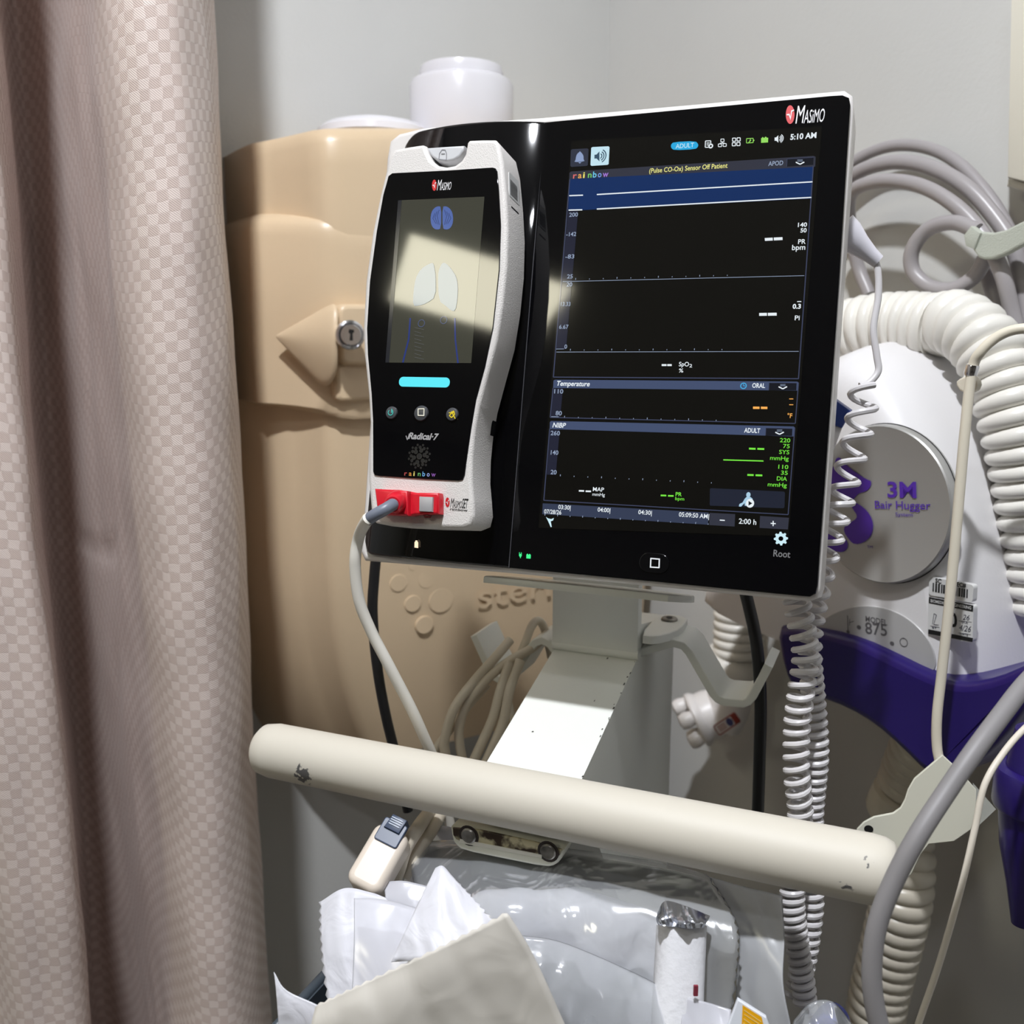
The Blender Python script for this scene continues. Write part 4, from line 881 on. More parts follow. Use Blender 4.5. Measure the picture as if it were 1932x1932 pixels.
def ribbed(pts, R, pitch, n=22, depth=.10, twist=0.0):
    P = catmull(pts, 40); L = [0]
    for i in range(1, len(P)): L.append(L[-1]+(P[i]-P[i-1]).length)
    tot = L[-1]; step = pitch/7; N = int(tot/step); out = []; j = 0
    for k in range(N+1):
        s = min(tot, k*step)
        while j < len(L)-2 and L[j+1] < s: j += 1
        t = (s-L[j])/max(1e-9, L[j+1]-L[j]); out.append(P[j].lerp(P[j+1], t))
    rs = [R*(1-depth+depth*abs(math.sin(math.pi*k/7))**.55) for k in range(N+1)]
    return tube(out, rs, n)
def WP(pts): return [FRW.W(x, y, h) for x, y, h in pts]
def make_hoses():
    r = root('warming_hose', 'white ribbed warming hose arching over the warming unit', 'hose', FRW.W(1700, 640, .06))
    obj('ribbed_tube', ribbed(WP([(1392, 1236, .05), (1396, 1120, .05), (1412, 950, .05), (1450, 790, .06), (1520, 668, .075), (1610, 622, .082), (1700, 612, .078), (1772, 618, .078)]), .0248, .0092, depth=.14), m_hose, r)
    obj('ribbed_tube', ribbed(WP([(1776, 612, .075), (1810, 612, .085), (1856, 648, .092), (1892, 718, .095), (1920, 810, .095), (1942, 920, .09), (1962, 1050, .085), (1975, 1150, .08)]), .0238, .0115, depth=.22), m_hose, r)
    a = FRW.W(1388, 1228, .05); b = FRW.W(1378, 1268, .05); ax = (b-a).normalized()
    k = .90/FPX
    obj('cuff', lathe(a, ax, [(0, 40*k), (.004, 52*k), (.009, 58*k), (.015, 60*k), (.019, 56*k), (.021, 46*k)], 40), m_hose, r)
    c = FRW.W(1374, 1335, .052)
    mm = mat('nozzle_white', (232, 228, 226), .35)
    nz = obj('nozzle', tube(catmull([b, FRW.W(1376, 1300, .05), c, FRW.W(1360, 1362, .056)], 6), 43*k, 28), mm, r)
    d = FRW.W(1345, 1345, .058); ax = (FRW.W(1285, 1372, .085)-d).normalized()
    hd = obj('nozzle_head', lathe(d+ax*-.012, ax, [(0, 42*k), (.006, 46*k), (.014, 50*k), (.022, 50*k), (.026, 56*k), (.030, 57*k), (.032, 54*k), (.033, 30*k)], 36), mm, nz)
    x = ax.cross(Z).normalized(); y = ax.cross(x)
    for q in range(5):
        th = 2*math.pi*q/5; e = d+ax*.020+(x*math.cos(th)+y*math.sin(th))*(38*k)
        obj('nozzle_lobe', lathe(e, ax, [(0, .007), (.006, .0085), (.010, .0085), (.0135, .007), (.015, .002)], 16), mm, hd)
    fq = Fr(FRW.W(1368, 1368, .094), (FRW.W(1390, 1352, .094)-FRW.W(1345, 1382, .094)), Z, RN)
    e1 = fq.e1; n = (CAM-fq.O).normalized(); n = (n-e1*n.dot(e1)).normalized(); fq = Fr(fq.O, e1, n.cross(e1), n)
    lb = obj('warning_label', slab(fq, rrect(0, 0, .030, .011, .002, 3), -.006, .0004), mat('label_red', (150, 60, 50), .45), nz, smooth=False)
    obj('label_field', flat(fq, rrect(0, 0, .027, .0085, .001, 3), .0006), mat('label_pale', (216, 212, 214), .45), lb, smooth=False)
    obj('label_badge', flat(fq, circ(.0085, 0, .0045, .004, 20), .0008), mat('label_blue', (62, 66, 120), .45), lb, smooth=False)
    for q in (-.002, 0, .002): obj('label_text', flat(fq, [(-.010, q-.0005), (.002, q-.0005), (.002, q+.0003), (-.010, q+.0003)], .0008), mat('label_red'), lb, smooth=False)
    r2 = root('ribbed_hose', 'beige ribbed hose hanging below the purple base', 'hose', FRW.W(1660, 1900, .06))
    mh = mat('hose_beige', (214, 206, 190), .32, trans=.15)
    obj('ribbed_tube', ribbed(WP([(1752, 1385, .10), (1718, 1465, .085), (1700, 1540, .08), (1706, 1620, .09), (1700, 1700, .095), (1680, 1790, .095), (1658, 1880, .095), (1640, 1990, .095)]), .0235, .0110, depth=.16), mh, r2)
    a = FRW.W(1712, 1495, .082); b = FRW.W(1690, 1548, .082)
    obj('collar', lathe(a, b-a, [(0, .022), (.002, .0255), (.02, .0262), (.024, .0245)], 32), mh, r2)
    # sheet bracket
    d = .56; fb = Fr(at(1700, 1540, .56), (Vector((.95, -.30, 0))), Vector((0, .12, 1)), Vector((.95, -.30, 0)).cross(Vector((0, .12, 1))))
    fb.e2 = fb.n.cross(fb.e1)
    r3 = root('hose_bracket', 'cream sheet bracket with a round hole behind the bar end', 'bracket', at(1700, 1600, .56))
    ms = mat('cream_sheet', (214, 212, 196), .45)
    obj('plate', slab(fb, fb.poly([(1778, 1424), (1725, 1469), (1713, 1490), (1707, 1509), (1699, 1524), (1685, 1534), (1649, 1541), (1630, 1551), (1617, 1564), (1612, 1590), (1630, 1660), (1690, 1670), (1720, 1650), (1738, 1612), (1753, 1593), (1800, 1588), (1832, 1566), (1842, 1540), (1842, 1490), (1807, 1451)], 0), -.0015, 0, .0005, 1), ms, r3)
    obj('flap', slab(Fr(fb.O, fb.e1, fb.e2, fb.n), fb.poly([(1836, 1478), (1879, 1527), (1860, 1545), (1838, 1566)], -.004), -.0055, -.004), mat('clear_flap', (205, 206, 198), .2, alpha=.55), r3)
    u, v = fb.pix(1639, 1564, .0003); obj('bolt_hole', flat(fb, circ(u, v, .0026, .0023, 24), .0004), mat('hole_and_shadow_black'), r3, smooth=False)
make_hoses()

def make_wall_things():
    mg = mat('cable_grey', (160, 155, 156), .36)
    r = root('power_cord_coil', 'thick grey cord coiled and strapped on the right wall', 'cord', FRW.W(1760, 540, .03))
    R = .0058
    for pts, q in (([(1560, 400, .03), (1575, 340, .03), (1618, 300, .025), (1680, 276, .02), (1745, 278, .02), (1805, 306, .022), (1862, 366, .026), (1905, 436, .03), (1945, 520, .03)], .0048),
                   ([(1560, 420, .04), (1580, 360, .04), (1625, 322, .04), (1690, 306, .04), (1755, 316, .04), (1822, 352, .042), (1878, 412, .042), (1915, 475, .042), (1932, 560, .04), (1940, 640, .04)], R),
                   ([(1640, 556, .02), (1618, 500, .02), (1604, 430, .03), (1606, 365, .05), (1660, 342, .055), (1735, 350, .055), (1805, 390, .055), (1860, 452, .055), (1892, 520, .055), (1912, 600, .05), (1935, 690, .05)], R*.95),
                   ([(1845, 436, .06), (1800, 420, .06), (1752, 432, .06), (1722, 470, .06), (1722, 510, .058), (1752, 540, .056), (1795, 546, .054), (1838, 522, .05), (1862, 480, .05)], .0056),
                   ([(1858, 500, .03), (1885, 590, .03), (1908, 680, .03)], R)):
        obj('cord_turn', tube(catmull(WP(pts), 10), q, 14), mg, r)
    # strap
    mv = mat('hook_and_loop', (186, 190, 178), .9, bump=.6, bscale=1200)
    s = slab(FRW, smooth2(FRW.poly([(1822, 446), (1842, 436), (1885, 440), (1935, 414), (1990, 392), (1990, 436), (1935, 458), (1880, 488), (1848, 490), (1834, 470)], .068), 1), .062, .068, .0015, 2)
    obj('strap', s, mv, r); obj('strap_tail', slab(FRW, FRW.poly([(1818, 444), (1832, 426), (1850, 440), (1838, 470), (1822, 464)], .070), .064, .0705, .0012, 2), mv, r)
    # plate box
    r = root('wall_box', 'cream wall box at the upper right edge', 'box', FRW.W(1930, 340, .0))
    mcx = mat('cream_box', (222, 218, 204), .5)
    obj('box_body', slab(FRW, FRW.poly([(1906, -60), (1898, 335), (2150, 400), (2150, -100)], .03), .0005, .03, .003, 2), mcx, r)
    obj('box_flange', slab(FRW, FRW.poly([(1903, 335), (1899, 352), (2150, 420), (2150, 400)], .02), .0005, .022, .003, 2), mcx, r)
    # beige cord over the unit
    r = root('beige_cord', 'beige cord with metal ferrule hanging in front of the warming unit', 'cord', FRW.W(1775, 1440, .19))
    mb = mat('cord_beige', (224, 216, 198), .42)
    obj('cord', tube(catmull(WP([(1985, 628, .175), (1932, 620, .18), (1888, 632, .185), (1852, 662, .19), (1834, 700, .19), (1820, 820, .192), (1806, 980, .194), (1792, 1130, .196), (1778, 1260, .198), (1768, 1350, .2), (1768, 1410, .2), (1776, 1450, .2)]), 10), .0030, 14), mb, r)
    a, b = WP([(1836, 688, .19), (1831, 706, .19)]); obj('ferrule', lathe(a, b-a, [(0, .0034), (.001, .0038), (.0055, .0038), (.0065, .0034)], 18), mat('chrome'), r)
    obj('cord_tag', slab(FRW, smooth2(FRW.poly([(1800, 722), (1812, 712), (1832, 708), (1845, 722), (1838, 740), (1812, 742)], .185), 1), .180, .1845, .001, 2), mb, r)
    # grey hose-like cord in front of the bar end
    obj('grey_cord', tube(catmull([at(*p) for p in ((1990, 1235, .45), (1935, 1290, .44), (1892, 1345, .43), (1840, 1415, .42), (1785, 1495, .415), (1730, 1580, .41), (1685, 1665, .41), (1655, 1745, .41), (1645, 1825, .41), (1650, 1895, .41), (1672, 1990, .41))], 10), .0043, 16), mat('cord_dark_grey', (134, 131, 132), .5),
        label='thick grey cord curving past the right end of the push bar', cat='cord')
    obj('thin_cord', tube(catmull([at(*p) for p in ((1990, 1330, .47), (1940, 1368, .47), (1895, 1418, .465), (1858, 1480, .46), (1840, 1560, .46), (1822, 1640, .46), (1798, 1730, .46), (1768, 1830, .46), (1735, 1925, .46), (1715, 1990, .46))], 10), .0016, 12), mat('cord_cream', (222, 214, 200), .45),
        label='thin cream cord hanging at the lower right', cat='cord')
    # purple nozzle at the right edge
    p = at(1968, 1370, .50); k = .50/FPX
    r = root('purple_nozzle', 'purple plastic hose nozzle cut off by the right edge', 'nozzle', p-Z*.1)
    obj('nozzle_body', lathe(p, -Z, [(0, 30*k), (.003, 46*k), (.024, 56*k), (.047, 60*k), (.05, 62*k), (.07, 54*k), (.092, 36*k), (.115, 20*k)], 36), m_purp, r)
    obj('nozzle_collar', lathe(p-Z*.024, -Z, [(0, 58*k), (.001, 72*k), (.003, 75*k), (.021, 75*k), (.023, 72*k), (.024, 58*k)], 36), m_purp, r)
make_wall_things()

# ------------------------------------------------------------------ cords on the stand
def helix(ctrl, rad, wire, pitch_of, ph=0.0, n=8):
    P = catmull(ctrl, 30); out = []; th = ph
    T0 = (P[1]-P[0]).normalized(); x = T0.cross(Vector((0, 1, 0))).normalized()
    L = [0]
    for i in range(1, len(P)): L.append(L[-1]+(P[i]-P[i-1]).length)
    tot = L[-1]; s = 0; j = 0
    while s < tot:
        while j < len(L)-2 and L[j+1] < s: j += 1
        t = (s-L[j])/max(1e-9, L[j+1]-L[j]); p = P[j].lerp(P[j+1], t); T = (P[j+1]-P[j]).normalized()
        x = (x-T*x.dot(T)).normalized(); y = T.cross(x); f = s/tot
        out.append(p+(x*math.cos(th)+y*math.sin(th))*rad(f)); dth = 2*math.pi/14; th += dth; s += pitch_of(f)/14
    return tube(out, wire, n)
def make_coils():
    mc = mat('coil_grey', (206, 203, 204), .35)
    r = root('coiled_cord', 'pale grey coiled cord stretched down from the monitor edge', 'cord', at(1500, 1890, .53))
    obj('cord_boot', lathe(at(1585, 432, .522), at(1655, 492, .522)-at(1585, 432, .522), [(0, .0095), (.006, .0088), (.014, .0062), (.022, .0044), (.0275, .0038)], 24), mat('boot_lilac', (214, 212, 220), .4), r)
    obj('cord_lead', tube(path([(1646, 480, .522), (1656, 510, .522), (1657, 560, .522), (1648, 620, .522), (1654, 670, .522), (1657, 700, .522), (1640, 722, .522), (1622, 728, .522)], 8), .0019, 12), mc, r)
    obj('coil', helix([at(*p) for p in ((1632, 728, .522), (1622, 800, .522), (1603, 880, .522), (1580, 970, .522), (1556, 1060, .525), (1536, 1150, .53), (1528, 1230, .53), (1535, 1320, .535), (1541, 1420, .535), (1532, 1530, .54), (1530, 1620, .54), (1532, 1700, .54), (1520, 1800, .54), (1500, 1880, .54))],
        lambda f: .0072-.0020*min(1, f/.4), .0018, lambda f: .0138 if f < .16 else .0105 if f < .34 else .0075 if f < .45 else .0052, 1.2), mc, r)
    r = root('coiled_cord', 'tightly coiled pale grey cord beside the stretched one, left of it', 'cord', at(1500, 1890, .52))
    obj('coil', helix([at(*p) for p in ((1500, 1120, .515), (1512, 1180, .515), (1520, 1240, .515), (1512, 1300, .515), (1503, 1380, .52), (1503, 1460, .52), (1510, 1540, .525), (1500, 1620, .525), (1495, 1700, .525), (1504, 1780, .525), (1516, 1860, .525), (1520, 1905, .525))],
        lambda f: .0062-.0012*f, .0018, lambda f: .0068 if f < .55 else .0047), mc, r)
    mk = mat('black_cord', (18, 18, 20), .4)
    obj('black_cord', tube(path([(712, 1030, .64), (706, 1090, .64), (703, 1160, .64), (712, 1260, .645), (728, 1350, .65), (750, 1440, .655), (770, 1530, .66)], 10), .0036, 12), mk, label='thin black cord behind the white patient cable', cat='cord')
    obj('black_cord', tube(path([(1395, 1080, .60), (1412, 1140, .60), (1428, 1220, .60), (1435, 1320, .605), (1433, 1430, .61), (1430, 1530, .62), (1425, 1640, .63)], 10), .0040, 12), mk, label='thicker black cord hanging right of the stand post', cat='cord')
    # looped sensor cable on the left hook
    r = root('sensor_cable', 'cream sensor cable looped in a bundle over the left hook', 'cable', at(900, 1450, .64))
    mw = mat('cable_cream', (206, 196, 178), .45)
    for pts, q in (([(962, 1208, .66), (935, 1240, .65), (895, 1285, .645), (858, 1335, .64), (840, 1390, .64), (840, 1420, .64), (856, 1470, .64)], .0034),
                   ([(1032, 1196, .67), (1005, 1222, .66), (960, 1248, .65), (915, 1285, .645), (880, 1330, .645), (866, 1380, .645), (872, 1430, .645), (886, 1475, .645)], .0032),
                   ([(962, 1250, .645), (945, 1300, .64), (930, 1355, .64), (908, 1405, .64), (880, 1465, .64)], .0034),
                   ([(982, 1246, .645), (962, 1300, .638), (950, 1360, .638), (930, 1410, .638), (902, 1470, .638)], .0034),
                   ([(1040, 1240, .68), (1030, 1195, .675), (1018, 1172, .672), (1004, 1180, .668), (990, 1215, .662), (975, 1250, .66)], .003),
                   ([(795, 1465, .65), (822, 1415, .65), (850, 1375, .65), (884, 1330, .652), (920, 1290, .655)], .0030)):
        obj('cable_loop', tube(path(pts, 10), q, 12), mw, r)
    obj('white_lead', tube(path([(952, 1290, .66), (962, 1330, .66), (968, 1370, .66), (958, 1420, .66), (950, 1470, .66)], 8), .0022, 10), mat('cord_white'), label='thin white lead between the cream cable loops', cat='cable')
    # blue clip behind the monitor's right edge
    r = root('probe_clip', 'blue clip with pale stem behind the right edge of the monitor', 'clip', at(1580, 830, .56))
    fb = Fr(at(1585, 790, .55), E1, Z, NH)
    obj('clip_cap', slab(fb, fb.poly([(1570, 750), (1606, 776), (1588, 808), (1560, 798)], 0), -.012, .0, .001, 2), mat('clip_blue', (30, 56, 128), .35), r)
    obj('clip_stem', slab(fb, fb.poly([(1555, 796), (1588, 808), (1572, 850), (1545, 870)], -.003), -.010, -.003, .001, 2), m_unit, r)
make_coils()
# ------------------------------------------------------------------ packets under the bar
def clear_mat(name, tint=(225, 228, 232), haze=.30, gloss=.12):
    if name in _m: return _m[name]
    m = bpy.data.materials.new(name); m.use_nodes = True; _m[name] = m; nt = m.node_tree; N, L = nt.nodes.new, nt.links.new
    nt.nodes.remove(nt.nodes['Principled BSDF']); out = nt.nodes['Material Output']
    tr = N('ShaderNodeBsdfTransparent'); tr.inputs[0].default_value = (.97, .97, .97, 1)
    gl = N('ShaderNodeBsdfGlossy'); gl.inputs['Roughness'].default_value = gloss
    df = N('ShaderNodeBsdfDiffuse'); df.inputs[0].default_value = rgb(*tint)
    fr = N('ShaderNodeFresnel'); fr.inputs[0].default_value = 1.5
    m1 = N('ShaderNodeMixShader'); m1.inputs[0].default_value = haze; L(tr.outputs[0], m1.inputs[1]); L(df.outputs[0], m1.inputs[2])
    m2 = N('ShaderNodeMixShader'); L(fr.outputs[0], m2.inputs[0]); L(m1.outputs[0], m2.inputs[1]); L(gl.outputs[0], m2.inputs[2])
    no = N('ShaderNodeTexNoise'); no.inputs['Scale'].default_value = 26; no.inputs['Detail'].default_value = 3; no.inputs['Distortion'].default_value = .8
    tc = N('ShaderNodeTexCoord'); L(tc.outputs['Object'], no.inputs['Vector'])
    bp = N('ShaderNodeBump'); bp.inputs['Strength'].default_value = .6; bp.inputs['Distance'].default_value = .003
    L(no.outputs['Fac'], bp.inputs['Height']); L(bp.outputs[0], gl.inputs['Normal']); L(bp.outputs[0], df.inputs['Normal'])
    L(m2.outputs[0], out.inputs[0]); return m
m_paper = mat('pouch_paper', (216, 216, 223), .45, bump=.25, bscale=55)
m_kraft = mat('pouch_grey_paper', (216, 211, 202), .6, bump=.2, bscale=32)
for _q, _d in ((m_paper, .0022), (m_kraft, .0012)):
    for _n in _q.node_tree.nodes:
        if _n.type == 'BUMP': _n.inputs['Distance'].default_value = _d; _n.inputs['Strength'].default_value = .8
        if _n.type == 'TEX_NOISE': _n.inputs['Distortion'].default_value = 1.2; _n.inputs['Roughness'].default_value = .35
m_clear = clear_mat('clear_film', haze=.2); m_haze = clear_mat('hazy_film', (226, 226, 234), .6, .2)
def sheet(rows, nu=36, nv=36, crumple=.002, seed=0, freq=22, saw=None, thick=.0004):
    """rows of (px, py, depth) control points -> a creased sheet with thickness"""
    R = [catmull([at(*p) for p in row], 12) for row in rows]
    m = len(R[0]); cols = [catmull([r[i] for r in R], 10) for i in range(m)]
    n = len(cols[0]); V, F = [], []
    for i in range(m):
        for j in range(n):
            p = cols[i][j]; v = (p-CAM).normalized()
            k = noise.noise(Vector((p.x*freq+seed*7.3, p.z*freq, seed)))+.5*(abs(noise.noise(Vector((p.x*freq*2.2+seed, p.z*freq*1.3, seed+4))))-.25)
            k += .28*(abs(math.sin(p.x*freq*4.1+p.z*freq*2.3*(1 if seed % 2 else -1)+3*noise.noise(Vector((p.x*9, p.z*9, seed)))))**6)
            e = Vector()
            if saw == 'left' and i == 0: e = Vector((.0007 if j % 2 else -.0007, 0, 0))
            if saw == 'right' and i == m-1: e = Vector((.0007 if j % 2 else -.0007, 0, 0))
            if saw == 'top' and j == 0: e = Vector((0, 0, .0006 if i % 2 else -.0006))
            V.append(p+v*(k*crumple)+e)
    for i in range(m-1):
        for j in range(n-1): F.append((i*n+j, (i+1)*n+j, (i+1)*n+j+1, i*n+j+1))
    return V, F
def packet(name, rows, m, label, cat='pouch', **kw):
    o = obj(name, sheet(rows, **kw), m, label=label, cat=cat, ang=70); so = o.modifiers.new('thickness', 'SOLIDIFY'); so.thickness = .0006; so.offset = 0
    return o
G = 'sterile packets in the basket'
packet('paper_pouch', [[(596, 1897, .434), (700, 1848, .428), (840, 1782, .424), (957, 1721, .420)], [(585, 1950, .432), (705, 1900, .426), (860, 1850, .422), (1008, 1806, .420)], [(580, 2040, .432), (720, 2010, .428), (880, 1990, .426), (1078, 1960, .424)]],
       m_kraft, 'large grey paper pouch at the very front, one corner up', crumple=.0032, freq=28, seed=1, saw='top')
packet('paper_pouch', [[(517, 1834, .455), (540, 1868, .452), (600, 1897, .450), (665, 1935, .448)], [(522, 1880, .452), (548, 1905, .450), (610, 1940, .448), (675, 1980, .446)], [(530, 1990, .45), (560, 2010, .45), (620, 2030, .448), (690, 2060, .446)]],
       m_paper, 'small white pouch strip at the lower left corner with curled edge', crumple=.0012, seed=2)
packet('film_pouch', [[(604, 1702, .520), (650, 1676, .518), (700, 1684, .516), (728, 1694, .514)], [(606, 1790, .505), (660, 1780, .500), (730, 1790, .498), (800, 1800, .496)], [(620, 1900, .49), (690, 1900, .485), (780, 1900, .482), (860, 1890, .480)]],
       m_paper, 'leftmost white film pouch with serrated left edge', crumple=.003, seed=3, freq=34, saw='left')
packet('film_pouch', [[(668, 1695, .494), (710, 1696, .492), (750, 1703, .490), (788, 1714, .488)], [(668, 1780, .480), (700, 1790, .476), (740, 1792, .474), (780, 1790, .472)], [(664, 1880, .468), (700, 1880, .466), (740, 1875, .464), (790, 1865, .462)]],
       m_haze, 'hazy film pouch with a curved top in front of the leftmost pouch', crumple=.0014, seed=4)
packet('folded_pouch', [[(822, 1638, .478), (835, 1634, .476), (850, 1650, .475), (862, 1664, .474)], [(786, 1712, .466), (820, 1712, .462), (870, 1715, .460), (908, 1712, .459)], [(738, 1815, .455), (800, 1810, .450), (880, 1790, .446), (950, 1760, .444)]],
       m_paper, 'bright white folded pouch with a pointed top in the middle', crumple=.0045, seed=5, freq=48, saw='right')
packet('film_pouch', [[(724, 1664, .530), (760, 1662, .529), (790, 1668, .528), (812, 1674, .527)], [(728, 1700, .523), (765, 1705, .521), (795, 1710, .52), (820, 1716, .519)], [(735, 1760, .515), (770, 1770, .513), (800, 1775, .512), (825, 1780, .51)]],
       m_haze, 'small hazy pouch behind the folded white one', crumple=.001, seed=6)
packet('white_wrapper', [[(800, 1555, .585), (850, 1560, .58), (900, 1570, .575)], [(770, 1640, .575), (830, 1650, .57), (890, 1660, .565)], [(740, 1720, .565), (800, 1730, .56), (880, 1740, .555)]],
       m_paper, 'crumpled white wrapper right under the bar beside the beige connector box', cat='wrapper', crumple=.005, seed=7, freq=34)
packet('clear_bag', [[(770, 1590, .570), (900, 1585, .555), (1060, 1600, .535), (1230, 1625, .515), (1335, 1650, .505)], [(790, 1700, .530), (920, 1690, .510), (1080, 1700, .498), (1250, 1720, .485), (1388, 1742, .478)], [(860, 1800, .505), (960, 1800, .492), (1100, 1810, .482), (1260, 1830, .472), (1390, 1830, .466)], [(900, 1960, .495), (1000, 1960, .482), (1120, 1960, .474), (1260, 1960, .464), (1372, 1960, .458)]],
       m_clear, 'large clear plastic bag hanging under the bar', cat='bag', crumple=.0055, seed=8, freq=18, saw='right')
packet('clear_bag', [[(1340, 1655, .512), (1400, 1672, .504), (1476, 1690, .496)], [(1392, 1750, .490), (1440, 1760, .482), (1480, 1770, .476)], [(1390, 1850, .480), (1440, 1860, .472), (1478, 1858, .466)], [(1385, 1960, .474), (1440, 1960, .466), (1495, 1950, .46)]],
       clear_mat('film_grey', (206, 208, 212), .5, .25), 'clear bag right of the large one beside the coiled cords', cat='bag', crumple=.004, seed=9, freq=26)
packet('film_pouch', [[(985, 1765, .468), (1060, 1778, .466), (1180, 1828, .463), (1292, 1884, .46)], [(1010, 1830, .458), (1080, 1850, .455), (1190, 1890, .452), (1290, 1930, .45)], [(1060, 1960, .445), (1120, 1970, .443), (1200, 1980, .441), (1300, 1990, .44)]],
       m_clear, 'clear pouch with a glossy slanted top edge right of the grey pouch', crumple=.0025, seed=10, freq=30)
packet('film_pouch', [[(1290, 1880, .452), (1330, 1890, .45), (1380, 1905, .448)], [(1285, 1930, .447), (1330, 1940, .445), (1375, 1945, .443)], [(1280, 1990, .442), (1330, 1995, .44), (1370, 2000, .438)]],
       m_haze, 'hazy lilac pouch corner left of the yellow label', crumple=.002, seed=11, freq=40)
packet('dressing_packet', [[(880, 1650, .545), (1020, 1662, .525), (1130, 1686, .515), (1250, 1724, .505)], [(880, 1730, .530), (1010, 1740, .514), (1130, 1780, .503), (1250, 1830, .495)], [(900, 1900, .515), (1020, 1930, .50), (1130, 1960, .49), (1250, 1990, .485)]],
       m_paper, 'broad white dressing packet inside the large clear bag', crumple=.0016, seed=12)
def make_roll():
    a, b = at(1290, 1745, .474), at(1278, 1990, .455); k = .475/FPX
    r = root('dressing_roll', 'white padded roll with shiny foil top against the large clear bag', 'roll', b)
    fr = Fr(a, (Vector((1, 0, 0))), (a-b).normalized(), Vector((1, 0, 0)).cross((a-b).normalized()))
    P = smooth2([(-50*k, -.012), (38*k, -.012), (42*k, .0), (36*k, .012), (-50*k, .014)], 2)
    rings = [[a.lerp(b, t)+fr.e1*u+fr.n*h for u, h in P] for t in (0, .3, .6, 1)]
    obj('padding', loft(rings), mat('soft_white', (222, 222, 226), .6, bump=.4, bscale=300), r)
    V, F = sheet([[(1240, 1722, .469), (1255, 1700, .469), (1290, 1708, .469), (1340, 1728, .469)], [(1238, 1735, .460), (1262, 1728, .460), (1295, 1738, .460), (1335, 1738, .462)], [(1242, 1746, .457), (1270, 1748, .457), (1300, 1752, .457), (1328, 1750, .460)]], crumple=.009, seed=13, freq=95)
    obj('foil', (V, F), mat('foil', (205, 208, 216), .18, .95), r, ang=15)
    fm = Fr(at(1313, 1870, .448), (1, 0, 0), (0, 0, 1), (0, -1, 0)); obj('red_mark', slab(fm, rrect(0, 0, .0022, .0055, .0003, 1), -.001, 0), mat('mark_red', (140, 50, 66), .5), r, smooth=False)
make_roll()
def make_yellow():
    r = root('yellow_packet', 'yellow striped packet with white border at the bottom edge', 'packet', at(1410, 1930, .436))
    f = Fr(at(1410, 1910, .436), Vector((.93, -.15, 0)), Vector((0, .2, 1)), Vector((.93, -.15, 0)).cross(Vector((0, .2, 1)))); f.e2 = f.n.cross(f.e1)
    obj('card', slab(f, f.poly([(1392, 1886), (1446, 1920), (1470, 1990), (1365, 1990), (1372, 1940)], 0), -.0025, 0, .0004, 1), mat('card_white', (232, 236, 244), .4), r, smooth=False)
    obj('yellow_field', flat(f, f.poly([(1401, 1896), (1437, 1919), (1452, 1985), (1397, 1985)], .0003), .0003), mat('yellow_print', (244, 178, 20), .4), r, smooth=False)
    for a, b in (((1404, 1906), (1436, 1928)), ((1404, 1914), (1432, 1932)), ((1403, 1922), (1428, 1940)), ((1402, 1930), (1424, 1948))): line(f, a, b, 1.3, .0005, mat('pale_yellow', (250, 226, 150), .4), r, 'stripe')
make_yellow()
def make_capbag():
    p = at(1562, 1935, .50); k = .50/FPX
    obj('blue_cap', lathe(p, (.3, -.4, 1), [(-.02, 26*k), (.0, 30*k), (.006, 30*k), (.010, 27*k), (.012, 20*k), (.0125, 2*k)], 28), mat('cap_blue', (84, 92, 170), .35), label='small blue cap inside a clear bag at the bottom edge', cat='cap')
    packet('clear_bag', [[(1498, 1925, .485), (1530, 1892, .485), (1570, 1890, .485), (1606, 1930, .485)], [(1490, 1960, .478), (1530, 1945, .475), (1575, 1945, .475), (1612, 1960, .478)], [(1485, 2010, .475), (1530, 2010, .472), (1575, 2010, .472), (1615, 2010, .475)]],
       m_clear, 'small clear bag around the blue cap', cat='bag', crumple=.004, seed=15, freq=60)
make_capbag()
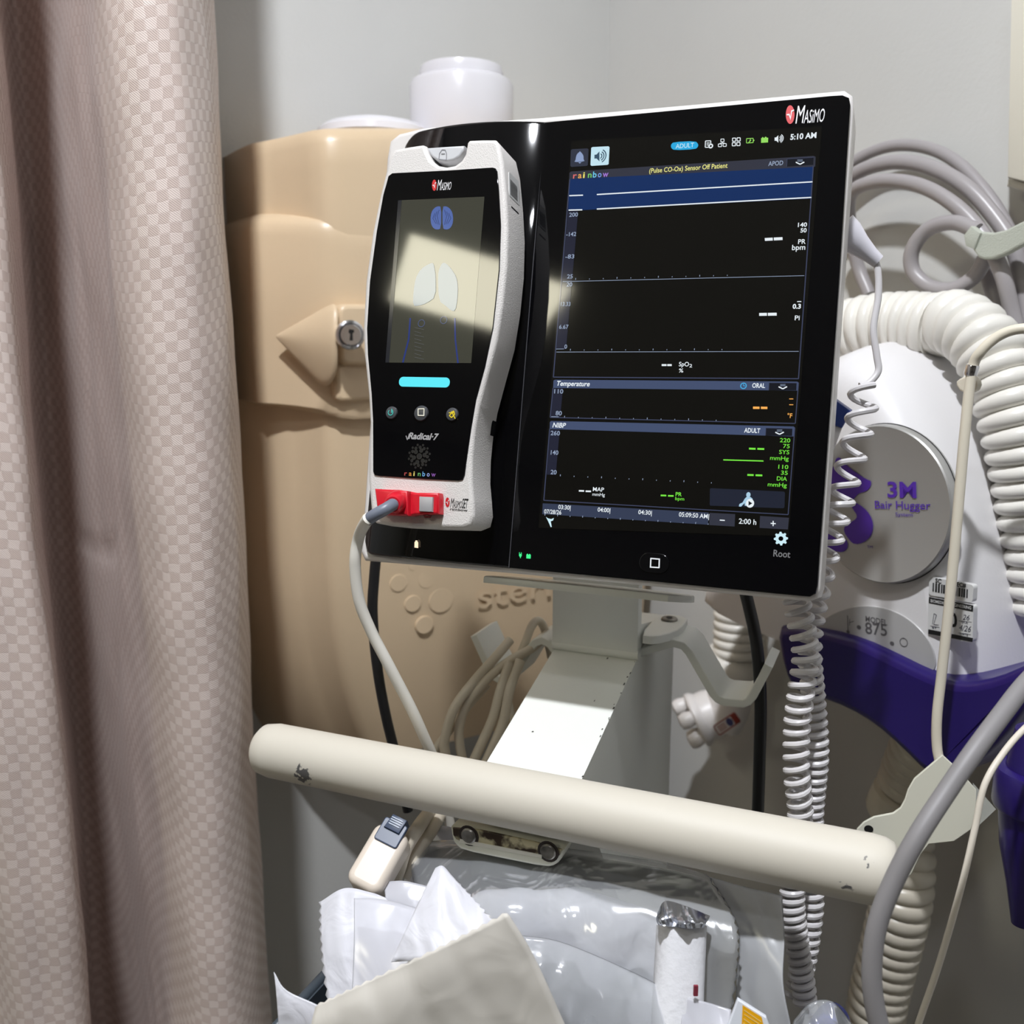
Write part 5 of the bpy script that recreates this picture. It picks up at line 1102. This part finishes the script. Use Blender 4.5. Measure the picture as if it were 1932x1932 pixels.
def make_connector():
    ax = (at(737, 1560, .545)-at(672, 1672, .525)).normalized(); n = (CAM-at(700, 1620, .535)).normalized(); n = (n+Vector((-.25, 0, .25))).normalized(); n = (n-ax*n.dot(ax)).normalized()
    f = Fr(at(672, 1672, .525), ax.cross(n)*1, ax, n); L = (at(737, 1560, .545)-at(672, 1672, .525)).length
    r = root('connector_box', 'beige connector box with dark blue clip below the bar', 'connector', at(690, 1680, .535))
    mb = mat('box_beige', (224, 212, 198), .35)
    obj('shell', slab(f, rrect(.003, L*.5, .022, L, .006, 5), -.016, .003, .004, 4, backbev=.004), mb, r)
    obj('end_recess', slab(f, rrect(.003, L*.90, .015, .014, .0015, 3), .002, .0042, .0006, 2), mat('clip_slate', (62, 74, 98), .35), r)
    cl = obj('blue_clip', slab(f, [(-.002, L*.92), (.008, L*.92), (.0085, L*1.16), (-.001, L*1.16)], -.004, .006, .001, 2), mat('clip_slate'), r)
    for q in range(4): obj('clip_ridge', slab(f, rrect(.0032, L*(1.0+.035*q), .007, .0006, .0002, 1), .0058, .0066), mat('clip_light', (150, 160, 176), .4), cl, smooth=False)
    for pts, q in (([(812, 1530, .60), (790, 1560, .56), (765, 1600, .552), (752, 1640, .55), (742, 1668, .548)], .0042), ([(832, 1535, .61), (812, 1570, .57), (785, 1610, .56), (762, 1655, .556)], .0040)):
        obj('connector_cord', tube(path(pts, 8), q, 12), mat('cable_cream'), r)
make_connector()
def make_basket():
    f = Fr(FS.P(0, 0, 0), E1, -NH, Z)
    q = at(592, 1862, .52); zt = q.z-FS.O.z; r = root('supply_basket', 'dark slate supply basket under the push bar', 'basket', FS.P(0, zt-.10, .05))
    mk = mat('slate_plastic', (62, 70, 78), .4)
    hq = (q-FS.O).dot(NH); u0, u1, d0, d1 = (q-FS.O).dot(E1), .05, -hq-.05, -hq+.05; b = zt-.10; t = .004
    ft = Fr(FS.O, E1, Z, NH)
    obj('floor_panel', slab(f, [(u0, d0), (u1, d0), (u1, d1), (u0, d1)], b, b+t), mk, r, smooth=False)
    for a, c, q0, q1 in ((u0, u1, d0, d0+t), (u0, u1, d1-t, d1), (u0, u0+t, d0, d1), (u1-t, u1, d0, d1)):
        obj('side_panel', slab(f, [(a, q0), (c, q0), (c, q1), (a, q1)], b, zt), mk, r, smooth=False)
    cs = [FS.P(u0, zt, -d0), FS.P(u1, zt, -d0), FS.P(u1, zt, -d1), FS.P(u0, zt, -d1), FS.P(u0, zt, -d0)]
    for i in range(4): obj('rim', tube([cs[i], cs[i+1]], .003, 10), mk, r)
make_basket()
